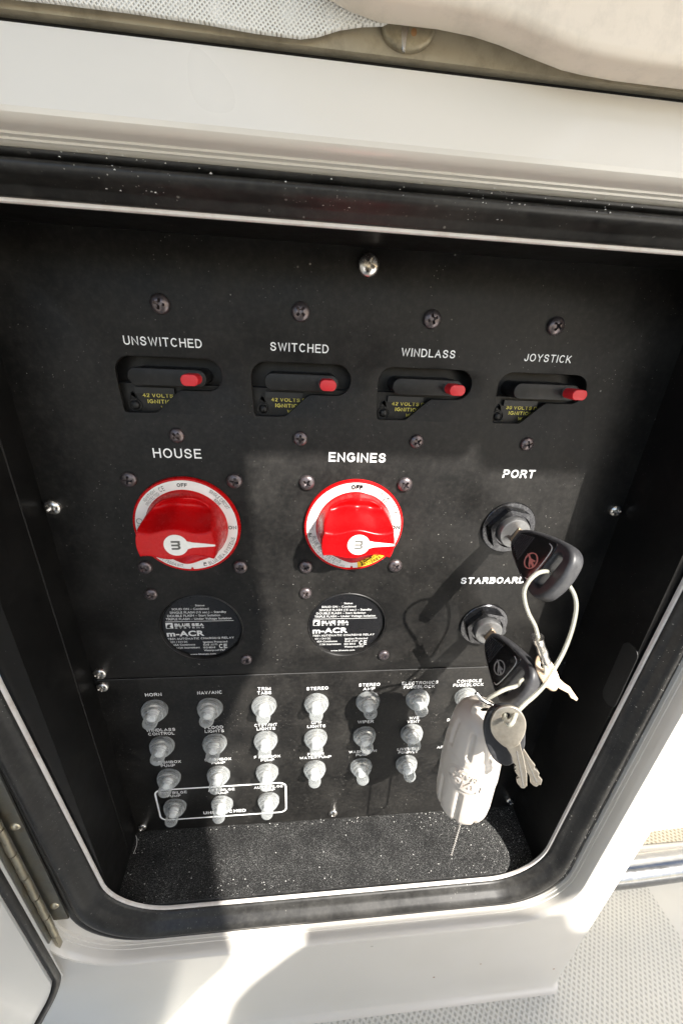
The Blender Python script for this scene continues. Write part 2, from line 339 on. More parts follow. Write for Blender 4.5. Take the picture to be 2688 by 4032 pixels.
# ---- plain grotesque capitals drawn as monoline strokes
def _e(cx, cy, rx, ry, a0, a1, n=12): return [(cx + rx * math.cos(rad(a0 + (a1 - a0) * i / n)), cy + ry * math.sin(rad(a0 + (a1 - a0) * i / n))) for i in range(n + 1)]
def _s(P, n=5): return [(p.x, p.y) for p in catmull([(a, b, 0) for a, b in P], n)]
GL = {
 'A': (.72, [[(0, 0), (.36, 1), (.72, 0)], [(.13, .35), (.59, .35)]]),
 'B': (.62, [[(0, 0), (0, 1), (.36, 1)] + _e(.36, .77, .22, .23, 80, -90, 8) + [(0, .54)], [(.36, .54)] + _e(.36, .27, .26, .27, 90, -90, 8) + [(0, 0)]]),
 'C': (.70, [_e(.36, .5, .36, .5, 42, 318, 22)]),
 'D': (.66, [[(0, 0), (0, 1), (.27, 1)] + _e(.27, .5, .39, .5, 85, -85, 14) + [(.27, 0), (-.001, 0)]]),
 'E': (.56, [[(.56, 1), (0, 1), (0, 0), (.58, 0)], [(0, .53), (.52, .53)]]),
 'F': (.52, [[(.54, 1), (0, 1), (0, 0)], [(0, .51), (.46, .51)]]),
 'G': (.74, [_e(.37, .5, .37, .5, 42, 322, 22) + [(.72, .22), (.72, .48), (.4, .48)]]),
 'H': (.64, [[(0, 0), (0, 1)], [(.64, 0), (.64, 1)], [(0, .53), (.64, .53)]]),
 'I': (.0, [[(0, 0), (0, 1)]]),
 'J': (.42, [[(.42, 1), (.42, .28)] + _e(.21, .26, .21, .26, 0, -180, 10)]),
 'K': (.62, [[(0, 0), (0, 1)], [(.58, 1), (.02, .38)], [(.2, .56), (.64, 0)]]),
 'L': (.50, [[(0, 1), (0, 0), (.52, 0)]]),
 'M': (.76, [[(0, 0), (0, 1), (.38, .1), (.76, 1), (.76, 0)]]),
 'N': (.64, [[(0, 0), (0, 1), (.64, 0), (.64, 1)]]),
 'O': (.76, [_e(.38, .5, .38, .5, 0, 360, 28)]),
 'P': (.60, [[(0, 0), (0, 1), (.34, 1)] + _e(.34, .73, .26, .27, 85, -90, 10) + [(0, .46)]]),
 'Q': (.76, [_e(.38, .5, .38, .5, 0, 360, 28), [(.45, .25), (.76, -.05)]]),
 'R': (.64, [[(0, 0), (0, 1), (.36, 1)] + _e(.36, .75, .25, .25, 85, -90, 10) + [(0, .5)], [(.3, .5), (.46, .38), (.66, 0)]]),
 'S': (.62, [_s([(.58, .72), (.52, .91), (.31, 1), (.1, .92), (.03, .74), (.13, .59), (.31, .52), (.5, .44), (.6, .27), (.51, .08), (.3, 0), (.08, .08), (.0, .31)])]),
 'T': (.62, [[(0, 1), (.62, 1)], [(.31, 1), (.31, 0)]]),
 'U': (.62, [[(0, 1), (0, .33)] + _e(.31, .31, .31, .31, 180, 360, 14) + [(.62, 1)]]),
 'V': (.66, [[(0, 1), (.33, 0), (.66, 1)]]),
 'W': (.98, [[(0, 1), (.24, 0), (.49, .97), (.74, 0), (.98, 1)]]),
 'X': (.64, [[(0, 0), (.62, 1)], [(0, 1), (.64, 0)]]),
 'Y': (.66, [[(0, 1), (.33, .45), (.66, 1)], [(.33, .45), (.33, 0)]]),
 'Z': (.60, [[(.02, 1), (.58, 1), (0, 0), (.6, 0)]]),
 '0': (.50, [_e(.25, .5, .25, .5, 0, 360, 20)]), '1': (.22, [[(0, .76), (.2, 1), (.2, 0)]]),
 '2': (.50, [_s([(.02, .7), (.08, .92), (.25, 1), (.43, .92), (.48, .72), (.36, .48), (.0, .02)]) + [(.5, 0)]]),
 '3': (.48, [_s([(.02, .76), (.1, .94), (.24, 1), (.42, .9), (.42, .64), (.22, .54), (.44, .44), (.48, .24), (.38, .05), (.22, 0), (.06, .07), (0, .26)])]),
 '4': (.52, [[(.4, 0), (.4, 1), (0, .32), (.54, .32)]]),
 '5': (.50, [[(.46, 1), (.1, 1), (.03, .5)] + _e(.24, .32, .25, .32, 130, -155, 14)]),
 '6': (.50, [_s([(.46, .8), (.38, .97), (.24, 1), (.08, .85), (.0, .5), (.05, .15), (.25, 0), (.44, .08), (.5, .32), (.42, .55), (.25, .62), (.08, .54), (.02, .4)])]),
 '7': (.48, [[(0, 1), (.48, 1), (.28, .55), (.18, 0)]]), '8': (.48, [_e(.24, .76, .21, .24, 0, 360, 18), _e(.24, .27, .25, .27, 0, 360, 18)]),
 '9': (.50, [[(.25 - (a - .25), 1 - b) for a, b in _s([(.46, .8), (.38, .97), (.24, 1), (.08, .85), (.0, .5), (.05, .15), (.25, 0), (.44, .08), (.5, .32), (.42, .55), (.25, .62), (.08, .54), (.02, .4)])]]),
 '/': (.42, [[(0, 0), (.42, 1)]]), '-': (.26, [[(0, .36), (.26, .36)]]), '\u2013': (.5, [[(0, .36), (.5, .36)]]), '.': (.0, [[(0, -.02), (0, .1)]]), ',': (.04, [[(0, -.16), (.04, .1)]]),
}
def stroke_text(txt, wt=.14, sp=.24):
    key = ('#', txt, wt)
    if key in TC: return TC[key]
    V = []; F = []; x = 0; k = 0
    for c in txt:
        if c == ' ': x += .34; continue
        wd, st = GL[c]
        for P in st:
            P = [(x + wt / 2 + a, wt / 2 + b * (1 - wt)) for a, b in P]
            Q = [P[0]] + [p for p, q in zip(P[1:], P) if abs(p[0] - q[0]) + abs(p[1] - q[1]) > .004]
            closed = abs(Q[0][0] - Q[-1][0]) + abs(Q[0][1] - Q[-1][1]) < .01
            if closed: Q = Q[:-1]
            n = len(Q); o = len(V); k += 1
            for i in range(n):
                a = Q[i - 1] if (i or closed) else None; b = Q[(i + 1) % n] if (i < n - 1 or closed) else None; p = Q[i]
                d1 = Vector((p[0] - a[0], p[1] - a[1])).normalized() if a else None; d2 = Vector((b[0] - p[0], b[1] - p[1])).normalized() if b else None
                d1 = d1 or d2; d2 = d2 or d1
                n1 = Vector((-d1.y, d1.x)); n2 = Vector((-d2.y, d2.x)); m = n1 + n2
                m = m.normalized() if m.length > 1e-3 else n1; L_ = min(1.7, 1 / max(.3, m.dot(n1)))
                e = Vector((0, 0))
                if not a: e = -d1 * wt * .5
                if not b: e = d1 * wt * .5
                if c in 'CGSJ2356789O0' and not closed: e = e * .2
                for s_ in (1, -1): V.append((p[0] + m.x * s_ * L_ * wt / 2 + e.x, min(1.0, max(-.12, p[1] + m.y * s_ * L_ * wt / 2 + e.y)), (k % 5) * .012))
            for i in range(n if closed else n - 1):
                j = (i + 1) % n; F.append((o + 2 * i, o + 2 * j, o + 2 * j + 1, o + 2 * i + 1))
        x += wd + wt + sp
    TC[key] = (V, F); return TC[key]
def capbox(V): return min(v[0] for v in V), max(v[0] for v in V), min(v[1] for v in V), max(v[1] for v in V)
def shape_text(txt, bold):
    if all(c == ' ' or c in GL for c in txt) and bold < .07:
        V, F = stroke_text(txt, .125 + bold * 4.2, .24 - bold * 3); return V, F, 1.0
    V, F = glyphs(txt, bold); return V, F, capbox(glyphs('H', bold)[0])[3]
def text2d(txt, x0, x1, z, h, bold=.0):
    V, F, hh = shape_text(txt, bold); a, b, c_, d = capbox(V)
    sx = (x1 - x0) / (b - a); sz = h / hh
    return [(x0 + (v[0] - a) * sx, z + v[1] * sz, v[2]) for v in V], F
def lettering(parts, mat, parent, y, name='lettering', label=None):
    o = obj(name, *join(*[facing(p, y) for p in parts]), mat, parent)
    if label: o['label'] = label
    return o
def arc_text(txt, cx, cz, r, a0, a1, h, bold=.0, top=True):
    """letters along a circle, from angle a0 to a1 (degrees); top: heads outward, else heads inward"""
    V, F, hh = shape_text(txt, bold); a, b, c_, d = capbox(V); out = []
    for v in V:
        t = (v[0] - a) / (b - a); an = rad(a0 + (a1 - a0) * t); q = v[1] / hh * h - h / 2
        rr = r + q if top else r - q
        out.append((cx + rr * math.cos(an), cz + rr * math.sin(an), v[2]))
    return out, F
def dup(o, parent=None):
    c = o.copy(); C.objects.link(c); c.parent = parent; ORG[c.name] = ORG.get(o.name, Vector((0, 0, 0)))
    for ch in [k for k in list(bpy.data.objects) if k.parent == o]: dup(ch, c)
    return c

# ================================================================== SETTING
deck = tag(obj('deck', [(-1400, -1800, -290), (1400, -1800, -290), (1400, 1200, -290), (-1400, 1200, -290)], [(0, 1, 2, 3)], MT['deck']), kind='structure')
deck['label'] = 'off-white moulded boat deck with diamond nonskid'

# ---- console face, recessed flange and ledge round the locker opening
con = thing('console', 'off-white gelcoat boat console face around the open electrical locker', 'console', (12, -44, -40))
FX0, FX1, FZ0, FZ1 = -320, 157, -287, 124.0
r_face = rrect(-115, 134, -198.5, 113, 33, -44)
def outer_match(ring, x0, x1, z0, z1, y):
    out = []; cx, cz = (x0 + x1) / 2, (z0 + z1) / 2
    for p in ring:
        px = x0 if p[0] < -114 + 33 * .3 else None
        dx, dz = p[0] - 9.5, p[2] + 43; k = min((x1 - 9.5 if dx > 0 else 9.5 - x0) / max(abs(dx), 1e-6), (z1 + 43 if dz > 0 else -43 - z0) / max(abs(dz), 1e-6))
        out.append((9.5 + dx * k, y, -43 + dz * k))
    return out
loops = [[(FX0, FZ0), (FX1 - 5, FZ0), (FX1 - 5, FZ1), (FX0, FZ1)], [(p[0], p[2]) for p in rrect(-122.4, 136.0, -199.5, 114.1, 34.0, 0)]]
face_front = facing(prism(loops, 0.6), -44.7)
# right vertical edge, rounded, then the side of the console running back
edge = []
for z in (FZ0, FZ1):
    row = [(FX1 - 5 + 5 * math.sin(rad(a)), -45.0 + 5 - 5 * math.cos(rad(a)), z) for a in range(0, 91, 10)] + [(FX1, 120, z)]
    edge.append(row)
side = loft(edge, close=False)
# cove at the foot of the face
cove = []
for i in range(9):
    a = rad(90 * i / 8); y = -45 - 3 * (1 - math.cos(a)); z = -287 - 3 * math.sin(a) + .02
    x1 = FX1 - 5
    fan = [(x1 + 5 * math.sin(rad(b)), y + 5 - 5 * math.cos(rad(b)), z) for b in range(0, 91, 10)] + [(FX1, 120, z)]
    cove.append([(FX0, y, z)] + fan)
covem = loft(cove, close=False)
obj('face', *face_front, MT['gel'], con)
obj('side', *side, MT['gel'], con, smooth=True)
obj('foot_cove', *covem, MT['gel'], con, smooth=True, sharp=60)
def ring_b(o, y, r=None): return rrect(-113.4 - o - (6.2 if o > .3 else 0), 133.2 + o, -196.6 - o, 111.2 + o, 31 + o if r is None else r, y, 12)
fl = [ring_b(-2.2, -34.5), ring_b(-1, -36.4), ring_b(0, -36.9), ring_b(.35, -37.6), ring_b(.45, -38.6), ring_b(.75, -38.8), ring_b(.85, -40.0), ring_b(1.15, -40.2),
      ring_b(1.3, -42.6), ring_b(1.6, -43.9), ring_b(2.2, -44.7), ring_b(2.95, -45.0)]
obj('recess_ledge', *loft(fl), MT['gel'], con, smooth=True, sharp=25)

for x, z, a in ((70, -254, .5), (96, -243, .35), (146, -262, .5)): obj('paint_chip', *box(x - a, x + a, -45.08, -44.95, z - a, z + a * .8), MT['rust'], con)

# ---- locker box behind the opening
bxx = thing('locker_box', 'black moulded box lining the recessed electrical locker', 'locker', (12, -15, -176))
def quad(a, b, c, d): return [a, b, c, d], [(0, 1, 2, 3)]
obj('side_wall', *join(box(-107, -98.6, -30.0, 0.3, -190, 112)), MT['box'], bxx)
obj('side_wall', *join(box(123.2, 130, -30.0, 0.3, -190, 112)), MT['box'], bxx)
obj('top_wall', *box(-98.6, 123.2, -30.0, 0.3, 106.5, 112), MT['box'], bxx)
obj('bottom_wall', [(-98.6, .3, -176.2), (123.2, .3, -178.0), (123.2, -30, -181.4), (-98.6, -30, -181.4), (-98.6, .3, -186), (123.2, .3, -186), (123.2, -30, -190), (-98.6, -30, -190)],
    [(0, 1, 2, 3), (4, 7, 6, 5), (3, 2, 6, 7), (0, 4, 5, 1), (0, 3, 7, 4), (1, 5, 6, 2)], MT['floor'], bxx)
obj('back', *box(-107, 130, 9, 11, -190, 112), MT['void'], bxx)
# moulded crease lines on the left wall and dark hand recess in the right wall
obj('wall_rib', [(-98.55, -11, 107), (-98.3, -10.6, 107), (-98.55, -10.2, 107), (-98.55, -11, -176), (-98.3, -10.6, -176), (-98.55, -10.2, -176)], [(0, 1, 4, 3), (1, 2, 5, 4)], MT['box'], bxx)
rec = frame(prism([rect2(-31, -23.5, -56, -24, 3.6)], .3), (123.0, 0, 0), (0, 1, 0), (0, 0, 1), (1, 0, 0))
obj('drain_recess', *rec, MT['void'], bxx)
# fiberglass lip (white cut edge) and black seal
def lipring(o, y, n=14):
    out = []
    for p in rrect(-100.6 - o, 124.0 + o, -182.8 - o, 103.6 + o, 27 + o, y, n):
        z = p[2]; q = (p[0] - 11.7) / 112; q = max(-1, min(1, q))
        out.append((p[0] + (-.058 * (z + 125) * -q if p[0] < 11.7 else .03 * (z + 65) * q), y, z))
    return out
obj('cut_lip', *loft([lipring(3, -30.6), lipring(0.2, -30.6), lipring(0, -31.4), lipring(.25, -31.9), lipring(1.6, -32.2), lipring(3.5, -32.2)]), MT['lip'], con, smooth=True, sharp=50)
seal = thing('rubber_seal', 'thick black rubber seal running round the locker opening', 'seal', (12, -36, -40))
def gring(t, y):
    a = lipring(1.1, 0); b = ring_b(-.1, 0, None)
    a = lipring(.85, 0, 12)
    return [(p[0] * (1 - t) + q[0] * t, y, p[2] * (1 - t) + q[2] * t) for p, q in zip(a, b)]
prof = [(-.0, -31.5), (0.0, -32.6), (.05, -33.4), (.2, -34.3), (.27, -35.2), (.36, -37.0), (.46, -38.3), (.56, -38.9), (.66, -38.8), (.73, -38.1), (.77, -37.0), (.80, -36.7), (.83, -37.2), (.88, -37.8), (.95, -37.9), (.985, -37.5), (1.0, -36.6)]
obj('seal_bulb', *loft([gring(t, y) for t, y in prof]), MT['rubber'], seal, smooth=True, sharp=60)

# ---- board, cushion vinyl and backing above the console
board = tag(obj('stained_board', *box(-330, 160, -45.6, -41, 125.1, 300), MT['beige']), 'stained beige board seen in the gap above the console face', 'board')
tag(obj('seam_strip', *box(-330, 156, -43.5, -40, 122, 127), MT['void']), 'dark shadowed joint between the console top and the stained board', 'seam')
vin = [(-5.2, 129.4), (-0.4, 128.0), (4.6, 127.2), (14.0, 127.3), (19.9, 127.0), (24.6, 126.4), (29.4, 125.5), (36.0, 124.4), (40.1, 124.1), (45.8, 123.9), (60, 123.9), (110, 123.7), (170, 123.7), (170, 260), (-60, 260), (-28, 158), (-14, 137)]
o = obj('cushion_cover', *facing(prism([vin], 6.5, 1.4, 3), -50.9), MT['vinyl'], smooth=True)
tag(o, 'beige vinyl cushion cover hanging over the top right of the console', 'cushion')
fab = [(-140, 125.5), (-53, 125.6), (-43.7, 125.7), (-34.2, 125.7), (-22.4, 125.5), (-15, 125.2), (-11.4, 125.2), (-7.9, 125.2), (-5.1, 125.7), (-1.6, 126.8), (2.0, 127.5), (5.5, 127.9), (14, 131), (-10, 200), (-140, 200), (-140, 128)]
# frayed lower edge
o = obj('fabric_backing', *facing(prism([fab], 1.0, .3, 1), -46.9), MT['woven'], smooth=True)
tag(o, 'worn woven white backing cloth pulled up at the top left', 'cloth')
br = thing('bracket', 'dirty metal half-round bracket on the stained board under the cushion', 'bracket', (9.5, -46.5, 126))
obj('bracket_body', *facing(prism([[(5.2, 129)] + [(9.6 - 4.4 * math.cos(rad(a)), 128.2 - 2.7 * math.sin(rad(a))) for a in range(0, 181, 15)] + [(14, 129)]], 1.6, .5), -46.1), MT['dirty_metal'], br, smooth=True)
obj('bracket_rib', *facing(prism([[(8.2, 128.5), (8.8, 125.3), (9.3, 125.2), (9.6, 128.5)]], .7, .2), -46.7), MT['steel'], br)
obj('bolt', *lathe([(.1, -47.0), (.5, -46.9), (.6, -46.4)], 10.5, 127.6, 12), MT['rust'], br)

# ---- step, grab tube and wall beyond the console, lower right
st = thing('deck_step', 'low moulded step with tan nonskid beyond the console corner', 'step', (300, 20, -290))
obj('step_body', *box(160, 700, 4.5, 31, -290, -256.2), MT['gel'], st); bevel(st.children[0], 2)
obj('step_tread', *box(175, 700, 9.0, 24.5, -256.3, -255.4), MT['tan_nonskid'], st)
obj('step_groove', *join(box(160, 700, 4.2, 4.6, -262, -261.3), box(160, 700, 4.2, 4.6, -266, -265.3)), MT['ink_grey'], st)
tag(obj('seat_base', *box(160, 700, 31.2, 220, -290, 60), MT['gel']), 'white moulded wall rising behind the deck step', 'wall')
tag(obj('grab_tube', *tube([Vector((158, -12, -240.5)), Vector((213, -11.8, -240)), Vector((256, -10.8, -239.5)), Vector((700, 0, -238))], 8.4, 32), MT['chrome'], smooth=True), 'polished metal tube low down past the console corner', 'tube')

# ---- open locker door with its hinge, lower left
dd = Vector((-.25, -.97, 0)).normalized(); dn = Vector((.97, -.25, 0)).normalized(); D0 = (-120, -45.6, 0)
door = thing('locker_hatch', 'open white locker hatch hinged at the lower left with a black seal', 'hatch', (-120, -45.6, -205))
def dframe(VF, off): return frame(VF, Vector(D0) + dn * off, dd, (0, 0, 1), dn)
obj('hatch_panel', *dframe(prism([rect2(-4, 236, -206.5, 116, 11, 10)], 12, 1.2, 3), -6), MT['door_gel'], door, smooth=True)
obj('hatch_seal', *dframe(prism([rect2(0.4, 232, -204.0, 112, 8, 8), rect2(3.6, 229, -199.8, 108.5, 6, 8)], 2.2, .9, 3), .9), MT['rubber'], door, smooth=True)
obj('inner_pan', *dframe(prism([rect2(4.2, 228.6, -199.2, 108, 5.6, 8)], 1.2, .5, 3), .3), MT['door_gel'], door, smooth=True)
hg = thing('piano_hinge', 'stained steel piano hinge between the console recess and the open door', 'hinge', (-117, -42, -60))
lf = obj('hinge_leaf', *box(-117.6, -111.2, -39.9, -39.2, -163.5, 112), MT['hinge'], hg)
z = -171.5; k = 0
while z < 110:
    kv = [(-117.6 + 1.25 * math.cos(rad(a)), -42.0 + 1.25 * math.sin(rad(a))) for a in range(0, 360, 24)]
    L_ = 8.2
    obj('knuckle', *loft([[(a + (0.25 if k % 2 else 0), b, zz) for a, b in kv] for zz in (z + .25, z + L_ - .1)], True, True, True), MT['knuckle'], hg, smooth=True)
    z += L_; k += 1
obj('hinge_leaf', *join(box(-119.4, -118.6, -44.6, -42.4, -171.5, 112)), MT['hinge'], hg)
for zz in (-151, -92, -30): obj('hinge_screw', *lathe([(.1, -40.9), (1.2, -40.7), (1.9, -40.1), (2.0, -39.8)], -114.2, zz, 16), MT['knuckle'], hg, smooth=True)
for zz in (-205,): obj('hinge_pin_stop', *box(-117.5, -114.8, -43.6, -40.5, -181, -176.5) if False else box(-118.4, -116.9, -43.2, -41.2, -180.5, -171.6), MT['knuckle'], hg)

# ================================================================== PANELS
BX = [-49.9, -7.9, 34.0, 76.2]                    # breaker slots
SX = [-49.8, -8.15, 33.5, 75.4]                   # breaker screws
def slot(cx):
    P = []
    top, bot, r = 73.6, 63.9, 4.85; cz = 68.75
    for a in range(-90, 91, 12): P.append((cx + 11.6 + r * math.cos(rad(a)), cz + r * math.sin(rad(a))))
    for a in range(90, 181, 12): P.append((cx - 11.4 + r * math.cos(rad(a)), cz + r * math.sin(rad(a))))
    P += [(cx - 16.1, 64.5), (cx - 15.7, 57.0), (cx - 15.1, 56.3), (cx - 5.9, 56.4), (cx - 5.0, 56.8), (cx + 1.9, 63.2), (cx + 3.0, 63.9)]
    return P
up = thing('upper_panel', 'large black upper switch panel with breakers, battery switches and key locks', 'panel', (12, 0, 22))
holes = [slot(x) for x in BX] + [circ(-49.7, -34, 17.4, 64), circ(12.6, -34.2, 17.4, 64)]
obj('panel_plate', *facing(prism([[(-99, -60.7), (123.5, -60.7), (123.5, 107), (-99, 107)]] + holes, 1.4, .22, 1), .7), MT['panel'], up, smooth=True, sharp=50)
lo = thing('lower_panel', 'black lower panel printed with the labels of the booted breakers', 'panel', (12, 0, -118))
obj('panel_plate', *facing(prism([[(-99, -177.5), (123.5, -177.5), (123.5, -61.5), (-99, -61.5)]], 1.6, .3, 1), .65), MT['panel2'], lo, smooth=True, sharp=50)
obj('seam_edge', *box(-97, 122, -.22, .1, -61.42, -61.25), MT['seam'], lo)

T = text2d
for t, a, b, z, h, bo in [('UNSWITCHED', -62.1, -38.8, 76.8, 2.55, .004), ('SWITCHED', -17.7, .8, 77.0, 2.55, .004), ('WINDLASS', 24.7, 42.9, 77.2, 2.5, .006), ('JOYSTICK', 67.2, 84.1, 77.4, 2.45, .004),
                       ('HOUSE', -58.5, -42.4, 41.0, 3.4, .004), ('ENGINES', 2.0, 22.8, 40.8, 3.5, .014), ('PORT', 68.8, 81.6, 35.7, 3.3, .018), ('STARBOARD', 60.6, 89.6, -12.8, 3.3, .018)]:
    lettering([T(t, a, b, z, h, bo)], MT['ink'], up, -.05)
GX = [-75 + 25 * i for i in range(7)]; GZ = [-80 - 24.651 * j for j in range(4)]
rows = [[['HORN'], ['NAV/ANC'], ['TRIM', 'TABS'], ['STEREO'], ['STEREO', 'AMP'], ['ELECTRONICS', 'FUSEBLOCK'], ['CONSOLE', 'FUSEBLOCK']],
        [['WINDLASS', 'CONTROL'], ['FLOOD', 'LIGHTS'], ['CTSY/INT', 'LIGHTS'], ['U/W', 'LIGHTS'], ['WIPER'], ['W/S', 'VENT'], ['WASTE', 'DISCHARGE']],
        [['P FISHBOX', 'PUMP'], ['S FISHBOX', 'PUMP'], ['F FISHBOX', 'PUMP'], ['FRESH', 'WATER PUMP'], ['WASHDOWN', 'PUMP'], ['LIVEWELL', 'PUMP/LT'], ['AFT LIVEWELL', 'PUMP']],
        [['FWD BILGE', 'PUMP'], ['AFT BILGE', 'PUMP'], ['AUTO BILGE', 'PUMP']]]
WD = {'HORN': 7.2, 'NAV/ANC': 11, 'TRIM': 6, 'TABS': 6.5, 'STEREO': 10.3, 'AMP': 5.8, 'ELECTRONICS': 18, 'FUSEBLOCK': 15.6, 'CONSOLE': 12.6, 'WINDLASS': 13.4, 'CONTROL': 12.1, 'FLOOD': 8.7, 'LIGHTS': 9.1,
      'CTSY/INT': 11, 'U/W': 5, 'WIPER': 8.2, 'W/S': 5, 'VENT': 6.6, 'PUMP': 6.9, 'S FISHBOX': 13.4, 'P FISHBOX': 13.4, 'F FISHBOX': 13.4, 'WATER PUMP': 16.7, 'FRESH': 8.4, 'WASHDOWN': 14.8, 'LIVEWELL': 12.4, 'PUMP/LT': 10.6}
B1 = [-71.1, -95.7, -119.5, -144.5]
for j, row in enumerate(rows):
    for i, lines in enumerate(row):
        P = []
        for k, t in enumerate(lines):
            wd = WD.get(t, 1.55 * len(t)); cx = GX[i] - .1 + (0.4 if j < 3 else .2)
            z = B1[j] - 2.65 * k - (1.1 if len(lines) == 1 else 0)
            P.append(T(t, cx - wd / 2, cx + wd / 2, z, 2.0, .005))
        lettering(P, MT['ink'], lo, -.2)
lettering([T('UNSWITCHED', -61.2, -38, -164.4, 2.6, .02)], MT['ink'], lo, -.2)
obj('outline_box', *facing(prism([rect2(-84.7, -15.1, -167.7, -140.2, 4.2), rect2(-83.8, -16.0, -166.8, -141.1, 3.4)], .06), -.2), MT['ink'], lo)

# ---- screws (pan heads with a cross recess)
def screw_mesh(name, mat, r=1.0, hgt=.62):
    N = 30; V = []; F = []; idx = {}
    R_ = 14; A = 48
    def hh(a, b):
        q = math.hypot(a, b); h = hgt * math.sqrt(max(0, 1 - (q * .93) ** 2.4)) if q < .97 else 0
        d = 0
        for u, v in ((a, b), (b, a)):
            if abs(u) < .12 and abs(v) < .52: d = max(d, .5 * (1 - (abs(v) / .56) ** 2))
        if math.hypot(a, b) < .2: d = max(d, .5)
        return h - d
    n = 41
    for i in range(n):
        for j in range(n):
            a, b = -1 + 2 * i / (n - 1), -1 + 2 * j / (n - 1)
            m = max(abs(a), abs(b)); L_ = math.hypot(a, b)
            if L_ > 0: a, b = a * m / L_, b * m / L_
            ca, sa = math.cos(.5), math.sin(.5)
            V.append((a * r, -hh(a, b) * r, b * r))
    for i in range(n - 1):
        for j in range(n - 1): F.append((i * n + j, i * n + j + 1, (i + 1) * n + j + 1, (i + 1) * n + j))
    me = bpy.data.meshes.new(name); me.from_pydata([tuple(c * S for c in v) for v in V], [], F)
    bm = bmesh.new(); bm.from_mesh(me); bmesh.ops.recalc_face_normals(bm, faces=bm.faces); bm.to_mesh(me); bm.free()
    for p in me.polygons: p.use_smooth = True
    me.set_sharp_from_angle(angle=rad(50)); me.materials.append(mat); return me
sm_b = screw_mesh('screw_black', MT['screw_b']); sm_s = screw_mesh('screw_steel', MT['steel'], hgt=.7)
def screw(me, x, z, r, parent, label=None, y=0.0, ang=None):
    o = bpy.data.objects.new('screw', me); C.objects.link(o); o.parent = parent; q = ORG[parent.name]
    o.location = ((x - q[0]) * S, (y - q[1]) * S, (z - q[2]) * S); o.scale = (r, r, r)
    o.rotation_euler = (random.uniform(-.05, .05), ang if ang is not None else random.uniform(0, 1.5), random.uniform(-.05, .05))
    if label: o['label'] = label
    ORG[o.name] = q; return o
for x in SX:
    screw(sm_b, x, 88.5, 2.9, up); screw(sm_b, x, 49, 2.6, up)
for x, z in [(-67.9, 33), (-31.6, 33), (-68, -3), (-31.7, -3.2), (-5.7, 32.7), (31, 32.5), (-5.8, -3.4), (31, -3.2)]: screw(sm_b, x, z, 2.85, up)
for x, z in [(-67.6, -15.7), (-31.9, -51.6), (-5.8, -16.3), (30.5, -51.6)]: screw(sm_b, x, z, 2.6, up)
sl = 'shiny stainless pan-head screw'
screw(sm_s, 12, 102, 3.3, up, sl); screw(sm_s, -95.4, 22.3, 3.0, up, sl); screw(sm_s, 120.2, 22.4, 2.6, up, sl); screw(sm_s, -95.0, -57.0, 2.9, up, sl)
screw(sm_s, -95.4, -65.0, 2.7, lo, sl, -.15); screw(sm_s, -94.9, -171.6, 2.5, lo, sl, -.15); screw(sm_s, 11.5, -170.8, 2.7, lo, sl, -.15); screw(sm_s, 119.6, -171.6, 2.5, lo, sl, -.15)

# ================================================================== BREAKERS IN THE SLOTS
def breaker(cx, volts, label):
    t = thing('circuit_breaker', label, 'breaker', (cx, 2, 68), 'surface breakers in the top row of slots')
    obj('breaker_body', *join(box(cx - 19, cx + 19, 3.0, 8.6, 52, 65.2), box(cx - 19, cx + 19, 7.0, 8.8, 65.2, 77)), MT['blk'], t)
    obj('maker_strip', *box(cx - 12, cx + .5, 1.6, 3.1, 62.2, 64.2), MT['void'], t)
    P = [(cx + 9.3 + 2.62 * math.cos(rad(a)), 67.9 + 2.62 * math.sin(rad(a))) for a in range(-90, 91, 12)] + [(cx - 9.3 + 2.62 * math.cos(rad(a)), 67.9 + 2.62 * math.sin(rad(a))) for a in range(90, 271, 12)]
    P = [(p[0] + .2, p[1]) for p in P]
    lv = obj('lever_housing', *facing(prism([P], 10.2, .3, 2), 2.2), MT['blk'], t, smooth=True)
    bt = [(cx + 8.4 + 1.1 + 1.5 * math.cos(rad(a)), 67.9 + 1.5 * math.sin(rad(a))) for a in range(-90, 91, 15)] + [(cx + 8.4 - 1.1 + 1.5 * math.cos(rad(a)), 67.9 + 1.5 * math.sin(rad(a))) for a in range(90, 271, 15)]
    bt = [(a, 67.9 + (b - 67.9) * 1.12) for a, b in bt]
    obj('reset_button', *facing(prism([bt], 8.0, .25, 2), -4.7), MT['red_btn'], t, smooth=True)
    fr = [(a if False else cx + 8.4 + (a - cx - 8.4) * 1.16, 67.9 + (b - 67.9) * 1.22) for a, b in bt]
    obj('button_socket', *facing(prism([fr], .3, .1, 1), -3.05), MT['void'], t, smooth=True)
    tear = [(-14.6, 58.9), (-13.9, 61.6), (-13.2, 62.7), (-12.5, 62.0), (-11.9, 60.2), (-12.5, 59.6)]
    o1 = [(cx + a, b) for a, b in tear]; cxm = sum(a for a, b in o1) / 6; czm = sum(b for a, b in o1) / 6
    o2 = [(cxm + (a - cxm) * .82, czm + (b - czm) * .82) for a, b in o1]
    obj('moulded_drop', *facing(prism([o1, o2], .5, .1, 1), 2.85), MT['blk'], t)
    obj('mount_boss', *lathe([(0.05, 1.9), (.8, 2.0), (1.35, 2.4), (1.5, 3.0)], cx - 12.9, 58.2, 28), MT['blk'], t, smooth=True)
    obj('boss_ring', *facing(prism([circ(cx - 12.9, 58.2, 2.2), circ(cx - 12.9, 58.2, 1.9)], .5, .1, 1), 2.85), MT['blk'], t)
    lettering([T(volts, cx - 10.2, cx + (2.9 if 'DC' in volts else 2), 60.9, 1.25, .006), T('IGNITION', cx - 8.8, cx + .2, 58.95, 1.25, .006), T('W', cx - 4.8, cx - 3.3, 57.0, 1.2, .006)], MT['ink_yellow'], t, 2.9)
    return t
breaker(BX[0], '42 VOLTS DC', 'black breaker with red button in the slot under the word UNSWITCHED')
